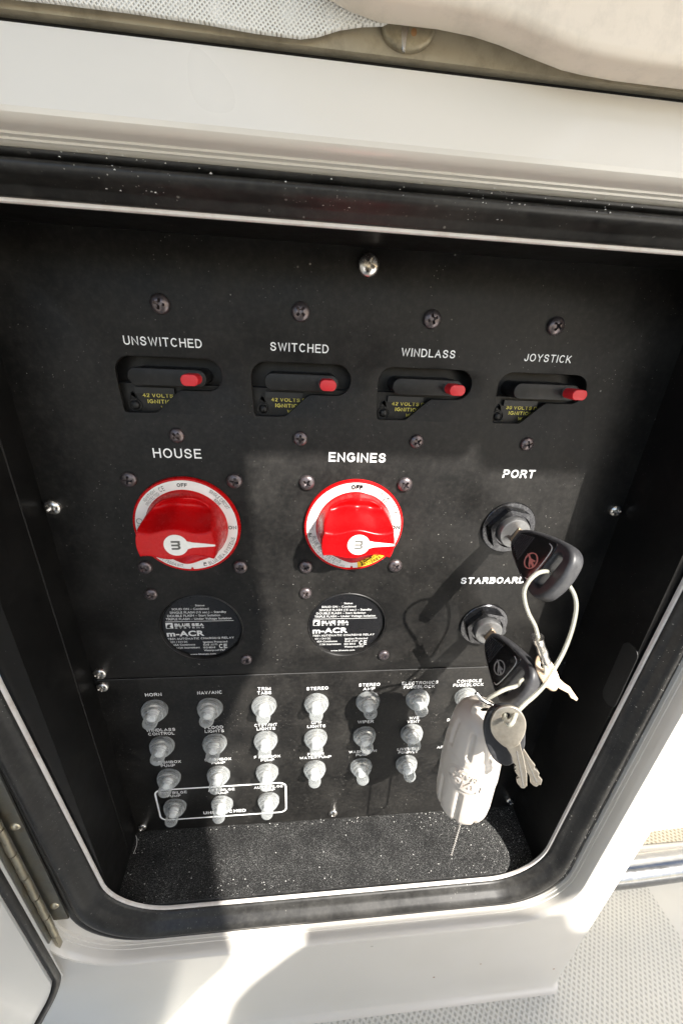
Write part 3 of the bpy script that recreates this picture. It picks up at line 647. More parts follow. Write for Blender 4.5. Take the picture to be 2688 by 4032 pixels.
breaker(BX[1], '42 VOLTS DC', 'black breaker with red button in the slot under the word SWITCHED')
breaker(BX[2], '42 VOLTS DC', 'black breaker with red button in the slot under the word WINDLASS')
breaker(BX[3], '30 VOLTS DC', 'thirty volt breaker with red button under the word JOYSTICK')

# ================================================================== BATTERY SWITCHES
def battery_switch(cx, kind, label):
    cz = 15.0
    t = thing('battery_switch', label, 'switch', (cx, 0, cz), 'red rotary battery switches')
    obj('base_ring', *lathe([(19.3, 0.05), (19.35, -.9), (19.0, -1.5), (18.5, -1.6), (18.3, -1.35)], cx, cz, 96, cap=True), MT['red'], t, smooth=True)
    dl = obj('dial_plate', *lathe([(.1, -1.42), (18.3, -1.42)], cx, cz, 96, cap=False), MT['dial'], t)
    obj('index_notch', *facing(prism([[(cx - .6, cz - 18.6), (cx + .6, cz - 18.6), (cx + .3, cz - 17.6), (cx, cz - 17.4), (cx - .3, cz - 17.6)]], .1), -1.5), MT['red'], t)
    A = lambda *a, **k: arc_text(a[0], cx, cz, *a[1:], **k)
    y = -1.48
    bk = [A('OFF', 16.6, 96 if kind == 1 else 97, 84 if kind == 1 else 82, 1.35 if kind == 1 else 1.95, .02 if kind == 1 else .045)]
    bk += [T('ON', cx + (14.9 if kind == 1 else 14.5), cx + 17.9 + (0 if kind == 1 else .2), cz - .9, 1.45 if kind == 1 else 1.9, .012 if kind == 1 else .04)]
    if kind == 1:
        bk += [A('SINGLE CIRCUIT', 17.2, 57, 26, 1.3), A('6006', 15.6, 46, 36, 1.2)]
        gr = [A('IGNITION', 17.2, 143, 124, 1.15), A('PROTECTED', 15.7, 146, 122, 1.15), A('CE', 16.6, 119, 112, 1.8)]
        gr += [A('BLUE SEA SYSTEMS', 17.0, -68, -15, 1.5, top=False), A('350A CONT./500A INT.', 17.2, -152, -100, 1.3, top=False)]
    else:
        gr = [A('DUAL CIRCUIT PLUS', 17.2, 63, 21, 1.35, .03), A('6011', 15.6, 49, 38, 1.35, .03), A('IGNITION', 17.3, 161, 144, 1.1), A('PROTECTED', 15.9, 163, 142, 1.1), A('CE', 16.5, 110, 104, 1.8),
              A('PATENT NO', 17.2, 138, 116, 1.15), A('7,442,887', 15.8, 137, 116, 1.15),
              A('BLUE SEA SYSTEMS', 16.0, -166, -106, 1.5, top=False), A('300A CONT. 450A 5 MIN. 675A 30 SEC. 32V DC MAX.', 17.6, -172, -99, 1.0, top=False)]
        V = [(cx + r * math.cos(rad(a)), -1.47, cz + r * math.sin(rad(a))) for r in (14.5, 18.25) for a in range(-82, -41, 4)]; n = len(V) // 2
        obj('yellow_sector', V, [(i, i + 1, n + i + 1, n + i) for i in range(n - 1)], MT['yellow'], t)
        bk += [A('COMBINE', 15.7, -78, -48, 1.5, .03, top=False), A('BATTERIES', 17.35, -77, -49, 1.4, .03, top=False)]
    # small plug pictogram and maker's wave mark
    pc = [circ(cx + 16.8 * math.cos(rad(172)), cz + 16.8 * math.sin(rad(172)), 1.1, 20), circ(cx + 16.8 * math.cos(rad(172)), cz + 16.8 * math.sin(rad(172)), .9, 20)]
    gr += [prism(pc, .02), A('POWER', 17.2, 184, 177, .7), A('SWITCH', 16.2, 184, 176, .7)]
    la = -72 if kind == 1 else -169
    lx, lz = cx + 16.9 * math.cos(rad(la)), cz + 16.9 * math.sin(rad(la))
    gr += [prism([rect2(lx - .8, lx + .3, lz - .8, lz + .8, .1, 1), circ(lx - .1, lz - .2, .4, 12)], .02)]
    lettering(bk, MT['ink_black'], t, y - .03); lettering(gr, MT['ink_grey'], t, y - .03)
    # scooped knob: one height surface, ridge left to right
    NR, NA = 46, 128; V = []; F = []
    def sm(x): x = min(1, max(0, x)); return x * x * (3 - 2 * x)
    def H(a, b):
        q = math.hypot(a, b); W = 4.75 + .75 * math.cos((a + .9) * .36 + (0 if b > 0 else .6)) + .25 * max(0, (abs(a) - 9) / 3)
        t_ = (abs(b) - W) / (6.0 if b > 0 else 5.2)
        top = 15.4
        if t_ <= 0: h = top
        else:
            sc = 5.0 - 2.2 * math.exp(-((a - 5.5) / 4.0) ** 2) - 1.6 * math.exp(-((a + 6) / 4.0) ** 2)
            h = top + (sc - top) * sm(t_ * 1.05) ** .72
            h = h + 1.5 * sm((abs(b) - W - 4.2) / 4)
        lim = 12.9 + (0 if abs(b) < W else .35)
        if q > lim: h = min(h, h + (1.45 - h) * sm((q - lim) / (14.75 - lim)) ** .8)
        return h
    for i in range(NR + 1):
        q = 14.8 * (i / NR) ** .82
        for j in range(NA):
            a = 2 * math.pi * j / NA
            V.append((q * math.cos(a), q * math.sin(a)))
    V3 = [(cx + a, -H(a, b), cz + b) for a, b in V]
    for i in range(NR):
        for j in range(NA): F.append((i * NA + j, i * NA + (j + 1) % NA, (i + 1) * NA + (j + 1) % NA, (i + 1) * NA + j))
    kn = obj('knob', V3, F, MT['red'], t, smooth=True, sharp=65)
    ptr = circ(cx, cz, 4.0, 30, 22, 338)[::1] + [(cx + 5.4, cz - .95), (cx + 12.8, cz - .45), (cx + 13.1, cz - .1), (cx + 12.8, cz + .25), (cx + 5.4, cz + 1.1)]
    V_, F_ = facing(prism([ptr], .12), 0)
    V_ = [(v[0], v[1] - 15.5, v[2]) for v in V_]
    obj('pointer', V_, F_, MT['dial'], kn)
    g = glyphs('m', .03); a, b, c_, d_ = capbox(g[0])
    gm = ([(cx - 1.5 + (v[1] - c_) / (d_ - c_) * 3.0, cz + 1.7 - (v[0] - a) / (b - a) * 3.4, 0) for v in g[0]], g[1])
    lettering([gm], MT['ink_grey'], kn, -15.6)
    return t
battery_switch(-49.8, 1, 'red rotary battery switch under the word HOUSE with an all white dial')
battery_switch(12.65, 2, 'red rotary battery switch under the word ENGINES with a yellow dial sector')

# ================================================================== CHARGING RELAYS
ACR = [('Status', -1.8, 2.0, 10.9, 0.9), ('SOLID ON \u2013 Combined', -11.4, 3.5, 9.1, 1.0), ('SINGLE FLASH (15 sec.) \u2013 Standby', -12.4, 10.6, 7.3, 1.1), ('DOUBLE FLASH \u2013 Start Isolation', -13.6, 8.0, 5.6, 1.1),
       ('TRIPLE FLASH \u2013 Under Voltage Isolation', -14.4, 12.5, 3.9, 1.1), ('BLUE SEA', -11.3, 0.7, 0.5, 1.6), ('S Y S T E M S', -11.3, 0.7, -0.6, 0.75), ('m-ACR', -15.1, 0.5, -4.7, 2.8),
       ('7601 AUTOMATIC CHARGING RELAY', -15.0, 12.9, -6.7, 1.1), ('12V / 24V DC', -14.1, -6.9, -8.4, 1.0), ('65A Continuous', -13.0, -3.9, -10.0, 1.0), ('115A Intermittent', -11.8, -2.1, -11.7, 1.0),
       ('Ignition Protected', -0.4, 9.9, -8.8, 1.0), ('SAE J1171', -0.5, 5.5, -10.3, 1.0), ('ISO 8846', -0.6, 4.5, -11.9, 1.0), ('Waterproof IP67', -0.5, 8.6, -13.5, 1.0), ('CE', 6.2, 9.7, -12.0, 2.4), ('www.bluesea.com', -6.6, 4.4, -15.5, 0.9)]
def relay(cx, cz, label):
    t = thing('charging_relay', label, 'relay', (cx, 1, cz), 'round charging relays')
    obj('relay_face', *lathe([(.1, 1.2), (16.2, 1.2), (16.5, 1.5), (17.6, 1.5), (17.6, 6)], cx, cz, 72), MT['relay'], t, smooth=True)
    obj('rim', *lathe([(17.38, 1.5), (17.3, .1), (17.0, -.12), (16.8, .1), (16.6, 1.5)], cx, cz, 72, cap=False), MT['blk'], t, smooth=True)
    P = []
    for s_, a, b, z, h in ACR:
        heavy = s_ in ('m-ACR', 'BLUE SEA')
        P.append(T(s_, cx + a, cx + b, cz + z, h, .035 if heavy else .012))
    P.append(prism([rect2(cx - 14.8, cx + 13.3, cz + 3.0, cz + 3.2, .05, 1)], .02))
    wv = [(-14.9, -.5), (-14.9, 2.5), (-12.0, 2.5), (-12.0, -.5)]
    P.append(prism([[(cx + a, cz + b) for a, b in wv], [(cx + a, cz + b) for a, b in [(-14.7, -.3), (-14.5, 1.0), (-13.9, 1.7), (-13.0, 1.8), (-12.4, 1.3), (-12.9, 1.2), (-13.3, .7), (-13.1, .1), (-12.3, -.3)]]], .02))
    lettering(P, MT['ink_soft'], t, 1.12)
    obj('status_lamp', *lathe([(.05, .95), (.5, 1.0), (.6, 1.2)], cx - 3.0, cz + 11.3, 12), MT['void'], t)
relay(-49.7, -34.0, 'round black charging relay below the HOUSE switch, partly in shade')
relay(12.6, -34.2, 'round black charging relay below the ENGINES switch, in the sun')

# ================================================================== BOOTED BREAKERS
def ring_w(r, a):  # slight irregularity of soft silicone
    return r
bp = thing('booted_breaker', 'tmp', 'breaker boot', (0, 0, 0), 'clear rubber boots over the push breakers')
obj('boot', *lathe([(5.7, -.1), (5.9, -1.6), (5.75, -1.9), (5.0, -2.0), (4.95, -2.2), (5.35, -2.4), (5.3, -3.0), (5.1, -3.3), (4.3, -3.4), (4.2, -3.6), (4.5, -3.8), (4.4, -4.3), (4.1, -4.6), (3.3, -4.7), (3.1, -5.0), (3.05, -5.4), (3.1, -6.4), (3.2, -7.4), (3.15, -8.3), (2.8, -9.1), (2.1, -9.7), (1.1, -10.0), (.05, -10.05)], 0, 0, 36), MT['boot'], bp, smooth=True, sharp=38)
obj('button', *lathe([(2.3, -1), (2.3, -4.9), (2.1, -5.6), (1.3, -6.0), (.05, -6.1)], 0, 0, 24), MT['ink'], bp, smooth=True)
obj('nut', *lathe([(4.3, -.2), (4.3, -1.6), (3.2, -1.9), (3.0, -2.6), (.1, -2.6)], 0, 0, 24), MT['steel'], bp, smooth=True)
used = False
ords = ['HORN', 'NAV/ANC', 'TRIM TABS', 'STEREO', 'STEREO AMP', 'ELECTRONICS FUSEBLOCK', 'CONSOLE FUSEBLOCK']
for j, row in enumerate(rows):
    for i, lines in enumerate(row):
        o = bp if not used else dup(bp); used = True
        o.location = Vector((GX[i], -.15, GZ[j])) * S
        ORG[o.name] = Vector((GX[i], -.15, GZ[j]))
        o.rotation_euler = (random.uniform(-.05, .05), random.uniform(0, 6), random.uniform(-.06, .06))
        # tip leans a little differently on each
        if j == 3: lab = ['clear boot in the white outlined box, leftmost of its three', 'clear boot in the white outlined box, middle of its three', 'clear boot in the white outlined box, rightmost of its three'][i]
        elif j == 1 and i == 6: lab = 'clear boot half hidden behind the float, second row down, right end'
        elif j == 2 and i == 6: lab = 'clear boot almost hidden behind the float, third row down, right end'
        elif j == 2 and i < 3: lab = 'clear boot under the %s label, just above the white outlined box' % ' '.join(lines)
        else: lab = 'clear rubber breaker boot right under the %s label' % ' '.join(lines)
        o['label'] = lab

# ================================================================== KEY LOCKS
def lock(cx, cz, label):
    t = thing('ignition_lock', label, 'lock', (cx, 0, cz), 'black ignition key locks')
    obj('washer', *lathe([(11.1, .05), (11.1, -.8), (10.8, -1.1), (9.0, -1.15)], cx, cz, 64), MT['lockmetal'], t, smooth=True)
    a0 = 12
    def hexr(r, y, n=48):
        out = []
        for i in range(n):
            a = 2 * math.pi * i / n; q = ((math.degrees(a) + a0) % 60) - 30; rr = min(r, 8.4 / math.cos(rad(q)))
            out.append((cx + rr * math.cos(a), y, cz + rr * math.sin(a)))
        return out
    nut = [hexr(9.6, -1.1), hexr(9.95, -1.5), hexr(10.2, -3.4), hexr(9.3, -4.1), [(cx + 7.2 * math.cos(2 * math.pi * i / 48), -4.2, cz + 7.2 * math.sin(2 * math.pi * i / 48)) for i in range(48)],
           [(cx + 6.9 * math.cos(2 * math.pi * i / 48), -3.2, cz + 6.9 * math.sin(2 * math.pi * i / 48)) for i in range(48)]]
    obj('hex_nut', *loft(nut, True, True, True), MT['lockmetal'], t, smooth=True, sharp=20)
    bl = obj('barrel', *lathe([(6.3, -3.0), (6.3, -5.6), (6.0, -6.2), (5.6, -6.3), (5.3, -6.25), (.1, -6.25)], cx, cz, 48), MT['lockface'], t, smooth=True, sharp=35)
    return t
lock(75.9, 14.6, 'black hex-nut ignition lock below the word PORT')
lock(75.4, -34.8, 'black hex-nut ignition lock below the word STARBOARD')
th = rad(23)
wv_ = Vector((math.sin(th), 0, math.cos(th))); av_ = Vector((0, -1, 0)); tv_ = Vector((-math.cos(th), 0, math.sin(th)))
def smooth_loop(P, n=4):
    out = []; m = len(P)
    for i in range(m):
        a, b, c, d = [Vector((*P[(i + k) % m], 0)) for k in (-1, 0, 1, 2)]
        for k in range(n):
            t = k / n; v = .5 * ((2 * b) + (c - a) * t + (2 * a - 5 * b + 4 * c - d) * t * t + (3 * b - a - 3 * c + d) * t ** 3); out.append((v.x, v.y))
    return out
def engine_key(cx, cz, emb, label, droop=0.):
    t = thing('ignition_key', label, 'key', (cx, -6.3, cz), 'black-headed ignition keys')
    ca, sa = math.cos(droop), math.sin(droop); ea = av_ * ca - wv_ * sa; eb = wv_ * ca + av_ * sa
    fr = lambda VF, off=0.: frame(VF, Vector((cx, 0, cz)) + tv_ * off, ea, eb, tv_)
    obj('blade', *fr(prism([[(3, -3.1), (11.5, -3.1), (11.5, 3.1), (7.6, 3.1), (7.2, 2.5), (6.8, 3.0), (3, 3.0)], ], 1.1, .12, 1)), MT['tan'], t)
    out = smooth_loop([(9.2, 0), (9.4, 2.6), (11.2, 4.4), (15, 6.2), (22, 8.4), (29, 10.0), (34.5, 10.2), (37.8, 8.0), (39.2, 4.0), (39.6, 0), (39.2, -4.0), (37.8, -8.0), (34.5, -10.2), (29, -10.0), (22, -8.4), (15, -6.2), (11.2, -4.4), (9.4, -2.6)])
    holel = rect2(31.2, 34.3, -6.2, 6.2, 1.4, 5)
    obj('head', *fr(prism([out, holel], 5.4, 1.5, 4)), MT['fob'], t, smooth=True, sharp=60)
    # glossy shield with the round emblem
    shd = smooth_loop([(11.5, 0), (12.5, 3.4), (19, 6.2), (27, 8.2), (30, 7.6), (30.4, 0), (30, -7.6), (27, -8.2), (19, -6.2), (12.5, -3.4)])
    sh = obj('shield', *fr(prism([shd], .5, .2, 2), 2.75), MT['fob_gloss'], t, smooth=True)
    for q in [12.6 + .95 * i for i in range(8)]:
        hw = 2.2 + (q - 11.5) * .36
        obj('grip_rib', *fr(([(q + a, b, c) for a in (-.22, .22) for b in (-hw, hw) for c in (0, .45)], [(0, 1, 3, 2), (4, 6, 7, 5), (0, 4, 5, 1), (2, 3, 7, 6), (1, 5, 7, 3)]), 2.9), MT['fob'], t)
    edge_ = smooth_loop([(27.0, 7.0), (29.4, 6.0), (29.8, 0), (29.3, -6.6), (27.6, -7.6), (27.6, -7.3), (29.0, -6.4), (29.5, 0), (29.1, 5.8), (27.0, 6.7)])
    obj('trim_edge', *fr(prism([edge_], .3, .1, 1), 3.05), MT['ink_soft'], t)
    ce = (24.9, -1.8)
    em = [prism([circ(ce[0], ce[1], 3.0, 32), circ(ce[0], ce[1], 2.65, 32)], .3)]
    sw = [(-3.4, .9), (-1.2, .25), (.3, -1.5), (1.6, -2.2), (.4, -.5), (2.2, -1.2), (2.7, -.6), (.9, .3), (1.9, .6), (1.6, 1.1), (-.6, .6), (-2.4, 1.3)]
    em.append(prism([[(ce[0] + a, ce[1] + b) for a, b in sw]], .3))
    obj('emblem', *fr(join(*em), 3.15), emb, t)
    return t
engine_key(75.9, 14.6, MT['emb_red'], 'black-headed key with reddish emblem in the PORT lock', 0.02)
engine_key(75.4, -34.8, MT['emb_sil'], 'black-headed key with silver emblem in the STARBOARD lock', 0.03)

# ================================================================== HANGING BUNCH
cab = thing('key_cable', 'clear coated cable loop hanging from the PORT key head', 'cable', (76, -36, 10))
W1 = [(76.2, -37.7, -14), (74.6, -37.8, -11.5), (73.5, -38.0, -9.6), (71.1, -37.5, -4.2), (67.6, -37.5, 0.9), (64.9, -37.6, 6.0), (63.9, -37.2, 10.1), (65.1, -36.6, 13.6), (68.0, -35.6, 15.6), (71.6, -34.3, 15.4), (74.2, -33.2, 13.8), (76.8, -32.8, 12.4), (80.0, -33.2, 10.9), (82.4, -34.6, 8.4),
      (84.0, -36.0, 4.9), (84.6, -37.0, 0.6), (83.6, -39.0, -5.4), (81.6, -41.0, -12.0), (78.1, -43.5, -17.5), (74.6, -46.0, -21.3), (70.3, -48.0, -24.4), (65.2, -51.0, -24.6), (60.0, -55.0, -23.4), (56.8, -58.4, -23.0), (55.7, -58.3, -24.2), (56.2, -55.8, -24.9), (57.5, -53, -25.0)]
obj('cable_sleeve', *tube(catmull(W1, 8), .72, 12), MT['wire'], cab, smooth=True)
obj('wire_core', *tube(catmull(W1, 8), .3, 8), MT['emb_sil'], cab, smooth=True)
W2 = [(78.0, -37.8, -18.0), (79.2, -37.4, -21.5), (80.6, -37.2, -26.2), (79.6, -35.4, -29.2), (77.4, -34.6, -30.4), (73.0, -36.5, -30.4), (68.9, -40.4, -28.5), (64.2, -42.2, -27.6), (60.4, -43.5, -27.9), (57.3, -43.0, -31.4), (57.6, -41.0, -36), (59.5, -40, -38.5)]
obj('cable_sleeve', *tube(catmull(W2, 8), .68, 12), MT['wire'], cab, smooth=True)
obj('wire_core', *tube(catmull(W2, 8), .28, 8), MT['emb_sil'], cab, smooth=True)
cr = [Vector((72.9, -37.9, -8.6)), Vector((73.3, -37.9, -9.6)), Vector((76.0, -37.9, -14.4)), Vector((78.6, -37.9, -19.2)), Vector((79.0, -37.9, -20.2))]
obj('crimp', *tube(catmull(cr, 4), lambda t: 2.1 if t < .12 else (1.85 + .12 * math.sin(t * 26)) * (1 - .12 * t), 20), MT['steel'], cab, smooth=True)

# float: fluted capsule hanging almost plumb
fl_t = thing('key_float', 'off-white fluted key float hanging in front of the lower right boots', 'key float', (62, -37.5, -38))
F0, F1 = Vector((59.4, -38.5, -40.5)), Vector((62.2, -37.2, -102.5))
ax = (F1 - F0).normalized(); e1 = Vector((-1, 0, 0)); e1 = (e1 - ax * e1.dot(ax)).normalized(); e2 = ax.cross(e1)   # e1: +x side, e2: towards viewer/back
LEN0 = 73.9; KL = (F1 - F0).length / LEN0; LEN = LEN0 * KL
if e2.y > 0: e2 = -e2; 
def frad(s):
    s = s / KL
    pr = [(0, 2.2), (1.0, 4.6), (3, 7.4), (5.5, 9.0), (9, 10.1), (14, 10.8), (24, 11.4), (40, 12.0), (60, 12.1), (66, 11.7), (69.6, 10.4), (71.8, 8.2), (73.0, 5.5), (73.6, 3.0), (LEN0 + 1, .5)]
    for (a, ra), (b, rb) in zip(pr, pr[1:]):
        if a <= s <= b: return .93 * (ra + (rb - ra) * (s - a) / (b - a))
    return .5
V = []; F = []; NS, NA = 110, 144
for i in range(NS + 1):
    s = LEN * i / NS
    for j in range(NA):
        a = 2 * math.pi * j / NA; r = frad(s)
        q = (math.degrees(a) + 22.5 - 8) % 45 - 22.5; g = min(1, max(0, 1.6 - abs(q) / 4.2)) * 1.15
        g2 = max(0, 1 - (max(0, abs(q - 4.5)) / 2.0) ** 2) * .0
        s0 = s; s = s / KL
        en = min(1, max(0, min(s - 6, 22 - s) / 1.0)) if s < 33 else min(1, max(0, min(s - 44, 71 - s) / 1.0))
        r -= .75 * g * max(0, en)
        if 24 < s < 42: r += .15
        s = s0
        p = F0 + ax * s + (e1 * math.cos(a) + e2 * math.sin(a)) * r; V.append(tuple(p))
for i in range(NS):
    for j in range(NA): F.append((i * NA + j, i * NA + (j + 1) % NA, (i + 1) * NA + (j + 1) % NA, (i + 1) * NA + j))
body = obj('float_body', V, F, MT['float'], fl_t, smooth=True, sharp=70)
# oval badge and raised lettering wrapped on the curved body
def wrap(VF, s0, a0, off, rot):
    out = []
    for v in VF[0]:
        u = v[0] * math.cos(rot) - v[1] * math.sin(rot); q = v[0] * math.sin(rot) + v[1] * math.cos(rot)
        s = s0 - q; r = frad(s) + off + v[2]; a = a0 + u / 10.4
        out.append(tuple(F0 + ax * s + (e1 * math.cos(a) + e2 * math.sin(a)) * r))
    return out, VF[1]
def grid_disc(rx, ry, h):
    V = []; F = []; nr, na = 8, 48
    for i in range(nr + 1):
        for j in range(na):
            q = i / nr; a = 2 * math.pi * j / na; V.append((rx * q * math.cos(a), ry * q * math.sin(a), h if i < nr else -.4))
    for i in range(nr):
        for j in range(na): F.append((i * na + j, i * na + (j + 1) % na, (i + 1) * na + (j + 1) % na, (i + 1) * na + j))
    return V, F
A0 = rad(60); SB = 28.5; ROT = rad(-6)
obj('badge', *wrap(grid_disc(8.4, 6.8, .6), SB, A0, 0, ROT), MT['float'], body, smooth=True, sharp=70)
def raised(txt, x0, x1, z, h, bold):
    V, F = text2d(txt, x0, x1, z, h, bold)
    n = len(V); return [(v[0], v[1], 0) for v in V] + [(v[0], v[1], .5) for v in V], [tuple(i + n for i in f) for f in F] + side_faces(F, n)
def side_faces(F, n):
    cnt = {}
    for f in F:
        for a, b in zip(f, f[1:] + f[:1]): cnt[(a, b)] = 1
    return [(a, b, b + n, a + n) for (a, b) in cnt if (b, a) not in cnt]
lt = join(raised('Taylor', -6.6, 6.2, .2, 3.9, .02), raised('MADE', -2.8, 4.8, -4.0, 2.5, .02))
lt = ([(-v[0], -v[1], v[2]) for v in lt[0]], lt[1])    # the float hangs upside down
obj('lettering', *wrap(lt, SB, A0, .5, ROT), MT['float'], body)
eye = [Vector((F0.x + 3.4 * math.cos(rad(a)), F0.y - 1, F0.z - .8 + 3.4 * math.sin(rad(a)))) for a in range(-20, 201, 20)]
obj('eyelet', *tube(catmull(eye, 3), 1.3, 12), MT['float'], fl_t, smooth=True)
obj('rust_mark', *wrap(grid_disc(1.3, 2.2, .1), 4.5, rad(92), .12, .3), MT['rust'], fl_t, smooth=True)
obj('steel_clip', *tube(catmull([(54.0, -41, -30.4), (56, -42.6, -32.2), (60, -44, -33.6), (64, -45, -35.2)], 4), .8, 10), MT['steel'], fl_t, smooth=True)

# bead chain hanging out of the float's lower end
bc = []; P = []
lowz = -143.5
for k in range(46):
    t = k / 45
    if t < .44: q = Vector((63.8 + 2.9, -34.0, -100 - (t / .44) * 31))
    elif t > .56: q = Vector((63.8 - 2.6, -42.0, -100 - ((1 - t) / .44) * 31))
    else:
        a = math.pi * (t - .44) / .12; q = Vector((63.95 + 2.75 * math.cos(a), -38.0 + 4.0 * math.cos(a), -131 - 4.2 * math.sin(a)))
    P.append(q)
for i, q in enumerate(P):
    V = []; F = []
    for a in range(5):
        la = math.pi * a / 4 - math.pi / 2
        for b in range(8): V.append((q.x + .62 * math.cos(la) * math.cos(b * math.pi / 4) if 0 < a < 4 else q.x + 1e-3 * math.cos(b * math.pi / 4), q.y + (.62 * math.cos(la) if 0 < a < 4 else 1e-3) * math.sin(b * math.pi / 4), q.z + .62 * math.sin(la)))
    for a in range(4):
        for b in range(8): F.append((a * 8 + b, a * 8 + (b + 1) % 8, (a + 1) * 8 + (b + 1) % 8, (a + 1) * 8 + b))
    bc.append((V, F))
ch = thing('bead_chain', 'small steel bead chain hanging below the key float', 'chain', (63.5, -38, -116))
obj('beads', *join(*bc), MT['steel'], ch, smooth=True)
obj('link_wire', *tube(P, .16, 6), MT['steel'], ch, smooth=True)

# flat keys
def flat_key(name, label, P0, ea, eb, loops, mat, thick=1.0, sc=.935):
    t = thing(name, label, 'key', P0)
    ea, eb = Vector(ea).normalized(), Vector(eb).normalized(); et = ea.cross(eb).normalized()
    if et.y > 0: et = -et
    fr = lambda VF, off=0.: frame(VF, Vector(P0) + et * off, ea * sc, eb * sc, et)
    return t, fr
E1, E2 = (0.958, -0.287, 0.), (0.074, 0.248, 0.966)
t, fr = flat_key('house_key', 'silver cut key with round head lying over the key float', (57.7, -56.2, -29.0), E1, E2, None, None, sc=1.0)
hd = [(-3.3, 7.0), (-0.8, 8.1), (1.7, 7.8), (3.7, 6.0), (4.9, 3.5), (5.1, 0.1), (4.4, -3.0), (3.9, -4.4), (2.6, -5.6), (0.8, -6.2), (-1.1, -5.5), (-3.4, -3.7), (-5.0, -1.2), (-5.4, 2.2), (-4.7, 5.2)]
kb = [(4.2, -3.2), (4.8, -5.2), (5.9, -7.8), (7.0, -11.0), (8.0, -14.2), (8.6, -17.9), (7.9, -19.0), (7.0, -19.1), (5.7, -17.8), (5.3, -16.4), (5.9, -15.7), (5.4, -15.1), (4.1, -13.5), (4.5, -12.9), (3.8, -12.4), (4.3, -11.7), (3.4, -10.9), (2.9, -10.0), (2.6, -8.8), (1.9, -7.9), (.4, -6.0)]
obj('key_head', *fr(prism([smooth_loop(hd), circ(-1.2, 4.6, 1.25, 20)], 1.2, .28, 2)), MT['brass'], t, smooth=True)
bl = obj('key_blade', *fr(prism([kb], 1.0, .15, 1)), MT['brass'], t)
obj('blade_groove', *fr(prism([[(3.5, -6.4), (4.0, -6.6), (7.9, -18.4), (7.4, -18.5)]], .1), .53), MT['ink_grey'], bl)
t, fr = flat_key('covered_key', 'cut key with black rubber cover on its head behind the silver key', (59.5, -53.6, -35.2), E1, E2, None, None, sc=1.0)
cv = [(-1.9, 10.8), (1.1, 10.6), (4.0, 8.3), (5.4, 4.6), (6.1, 0.6), (6.3, -2.9), (5.0, -7.3), (3.4, -9.6), (2.0, -10.5), (-0.4, -10.4), (-3.1, -8.3), (-5.6, -4.1), (-7.1, 1.4), (-6.8, 5.8), (-5.2, 9.0)]
obj('rubber_cover', *fr(prism([smooth_loop(cv)], 2.2, .6, 3)), MT['fob'], t, smooth=True)
k2 = [(3.6, -5.2), (5.1, -3.8), (6.0, -3.0), (7.6, -5.0), (9.2, -7.0), (10.7, -8.4), (10.5, -9.6), (11.4, -9.9), (12.4, -11.0), (12.3, -12.0), (13.6, -13.1), (13.5, -14.9), (12.8, -15.2), (12.3, -16.0), (11.4, -15.9), (10.4, -15.2), (10.1, -13.8), (9.4, -12.4), (8.4, -11.6), (7.6, -9.8), (6.5, -7.7), (5.4, -6.7)]
bl = obj('key_blade', *fr(prism([k2], 1.0, .15, 1)), MT['brass'], t)
obj('blade_groove', *fr(prism([[(6.7, -5.4), (7.1, -5.7), (12.4, -14.2), (12.0, -14.5)]], .1), .53), MT['ink_grey'], bl)
t, fr = flat_key('small_key', 'small tan key with fine ribbed head hanging at the crimp', (81.9, -37.2, -26.7), (0.934, -0.357, 0), (0.255, 0.668, 0.699), None, None, sc=1.0)
th_ = [(-4.0, 5.1), (-2.3, 6.1), (-0.2, 5.5), (2.0, 3.3), (3.4, 0.8), (4.0, -1.2), (3.6, -3.4), (3.0, -5.0), (1.4, -5.5), (-0.6, -4.3), (-3.0, -1.6), (-4.4, 1.8)]
obj('key_head', *fr(prism([smooth_loop(th_), circ(-1.6, 2.6, 1.0, 16)], 1.1, .3, 2)), MT['tan'], t, smooth=True)
for i in range(12):
    b = -4.6 + i * .72; x0, x1 = (-3.6 + max(0, -b) * .55, 3.2 - max(0, b - .5) * .62)
    if abs(b - 2.6) < 1.2: x0 = -.3
    obj('head_rib', *fr(([(a, b + c, d) for a in (x0 + .3, x1 - .3) for c in (-.13, .13) for d in (0, .16)], [(0, 1, 3, 2), (4, 6, 7, 5), (0, 4, 5, 1), (2, 3, 7, 6), (1, 5, 7, 3)]), .55), MT['tan'], t)
obj('key_blade', *fr(prism([[(2.8, .2), (5.3, -1.7), (7.3, -2.6), (8.6, -4.2), (10.1, -6.0), (9.6, -6.9), (8.6, -6.5), (7.8, -6.3), (7.0, -5.0), (5.6, -4.6), (4.2, -4.2), (2.6, -3.6)]], .9, .15, 1)), MT['tan'], t)

lp = thing('light_blocker_box', 'dark box added behind the camera to dim the lower console face', 'light_blocker', (0, -560, -290))  # unseen dark block, added to keep low light off the console face
obj('blocker_base', *box(-110, 220, -640, -410, -290, 10), MT['blk'], lp); obj('blocker_top', *box(-120, 230, -650, -395, 10, 45), MT['fob'], lp)
for q in lp.children: bevel(q, 8, 3)

# ================================================================== DUST AND FIBRES
V = []; F = []
def crumb(x, y, z, r):
    o = len(V); a = random.uniform(0, 6)
    for i in range(3): V.append((x + r * math.cos(a + i * 2.1) * random.uniform(.6, 1.2), y + r * math.sin(a + i * 2.1) * random.uniform(.6, 1.2), z))
    V.append((x, y, z + r * random.uniform(.6, 1))); F.extend([(o, o + 1, o + 3), (o + 1, o + 2, o + 3), (o + 2, o, o + 3), (o, o + 2, o + 1)])
for i in range(900):
    x = random.uniform(-97, 121) if i % 3 else random.uniform(60, 121); y = -abs(random.gauss(0, 14)) if i % 2 else random.uniform(-30, -.3)
    if y < -30: continue
    zf = -176.2 - (x + 98.6) / 221.8 * 1.8; zf = zf + (-181.5 - zf) * (-y / 31)
    crumb(x, y, zf + .02, random.choice((.12, .15, .2, .2, .28, .4)) * random.uniform(.7, 1.1))
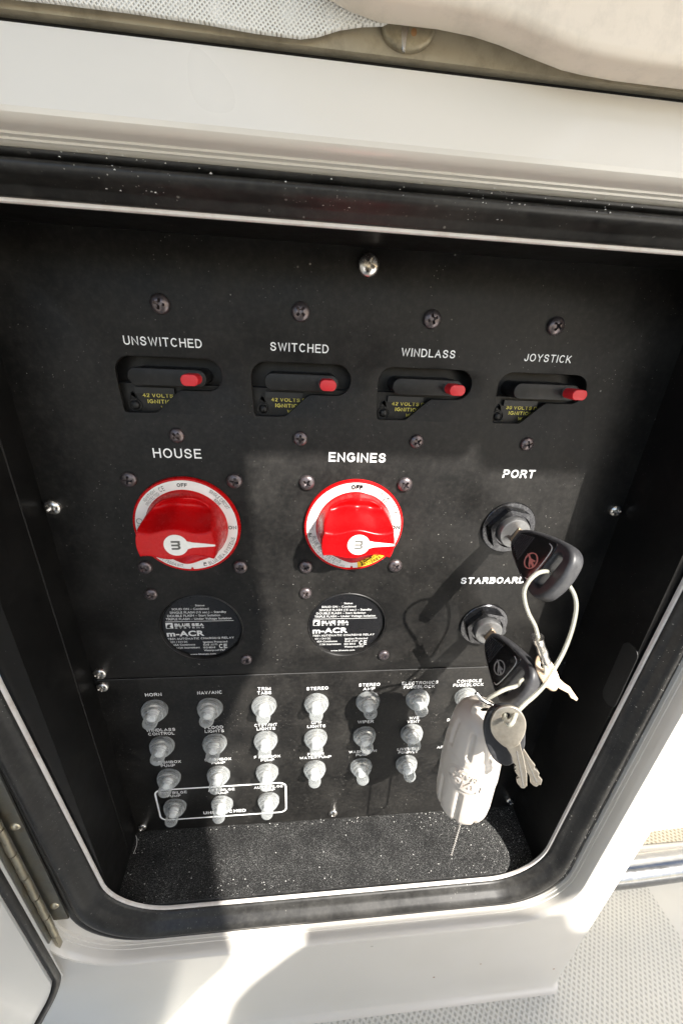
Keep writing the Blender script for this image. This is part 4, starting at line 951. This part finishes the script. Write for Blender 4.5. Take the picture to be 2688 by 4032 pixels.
tag(obj('floor_grit', V, F, MT['crumb']), 'pale grit scattered over the locker floor', 'grit', kind='stuff')
V = []; F = []
for i in range(260):     # crumbs on the seal, top and right
    if i < 150:
        t = random.uniform(.15, .95); x = random.choice((random.uniform(-95, 110), random.gauss(-40, 6), random.gauss(35, 14))); z = 105.2 + 6 * t; y = -33.5 - 5 * min(1, t * 1.8)
        crumb(x, min(-34, y) - .6, z, random.choice((.1, .16, .22, .3)))
    else:
        z = random.uniform(-170, 20); crumb(130.5 + random.uniform(-3, 1.5), -39.0, z, random.choice((.1, .14, .2)))
tag(obj('seal_grit', V, F, MT['crumb']), 'pale grit stuck to the rubber seal', 'grit', kind='stuff')
tag(obj('fibre', *tube(catmull([(-99.0, -1.6, -176.0), (-101, -3.4, -176.4) if False else (-97.4, -3.6, -176.3), (-96.6, -6.5, -176.9), (-96.9, -10, -177.4)], 6), .14, 6), MT['crumb'], smooth=True), 'single pale curved fibre on the locker floor by the left screw', 'fibre')

# ================================================================== OVERHEAD BLOCKER (added, out of frame; hole shaped to leave only the sunlit patch)
Hh = 330.0
def to_sheet(u, v):
    t = (Hh - v) / 1.05; return (u + .7 * t, -t)
gap = [(-27, 43), (-10, 43.4), (20, 43.6), (50, 42.6), (53, 45), (55.5, 50), (58, 42), (61, 38.6), (80, 38), (104, 38), (400, 38), (400, -275), (180, -275), (124, -262), (117, -262), (111, -256), (106, -246), (102, -238), (60, -237), (-31, -236.5), (-36, -243), (-47, -257), (-66, -285), (-76, -306), (-83, -334), (-105, -385),
       (-140, -375), (-111, -324), (-91, -285), (-75, -259), (-70, -243), (-67, -210), (-60, -180), (-56, -161), (-52, -120), (-46, -101), (-34, -69), (-25, -50), (-23, -38), (-24, -20), (-25, -3), (-26, 16)]  # outline of the hole, projected back from the wanted patch of sun
outl = [(-420, 250), (560, 250), (560, -520), (-420, -520)]
sh_ = prism([[to_sheet(*p) for p in outl], [to_sheet(*p) for p in gap]], 1.0)
tag(obj('sun_blocker_sheet', [(v[0], v[1], Hh + v[2]) for v in sh_[0]], sh_[1], MT['blocker_sheet']), 'pale sheet added overhead to block the sun, its hole shaped to the lit patch', 'sun_blocker')
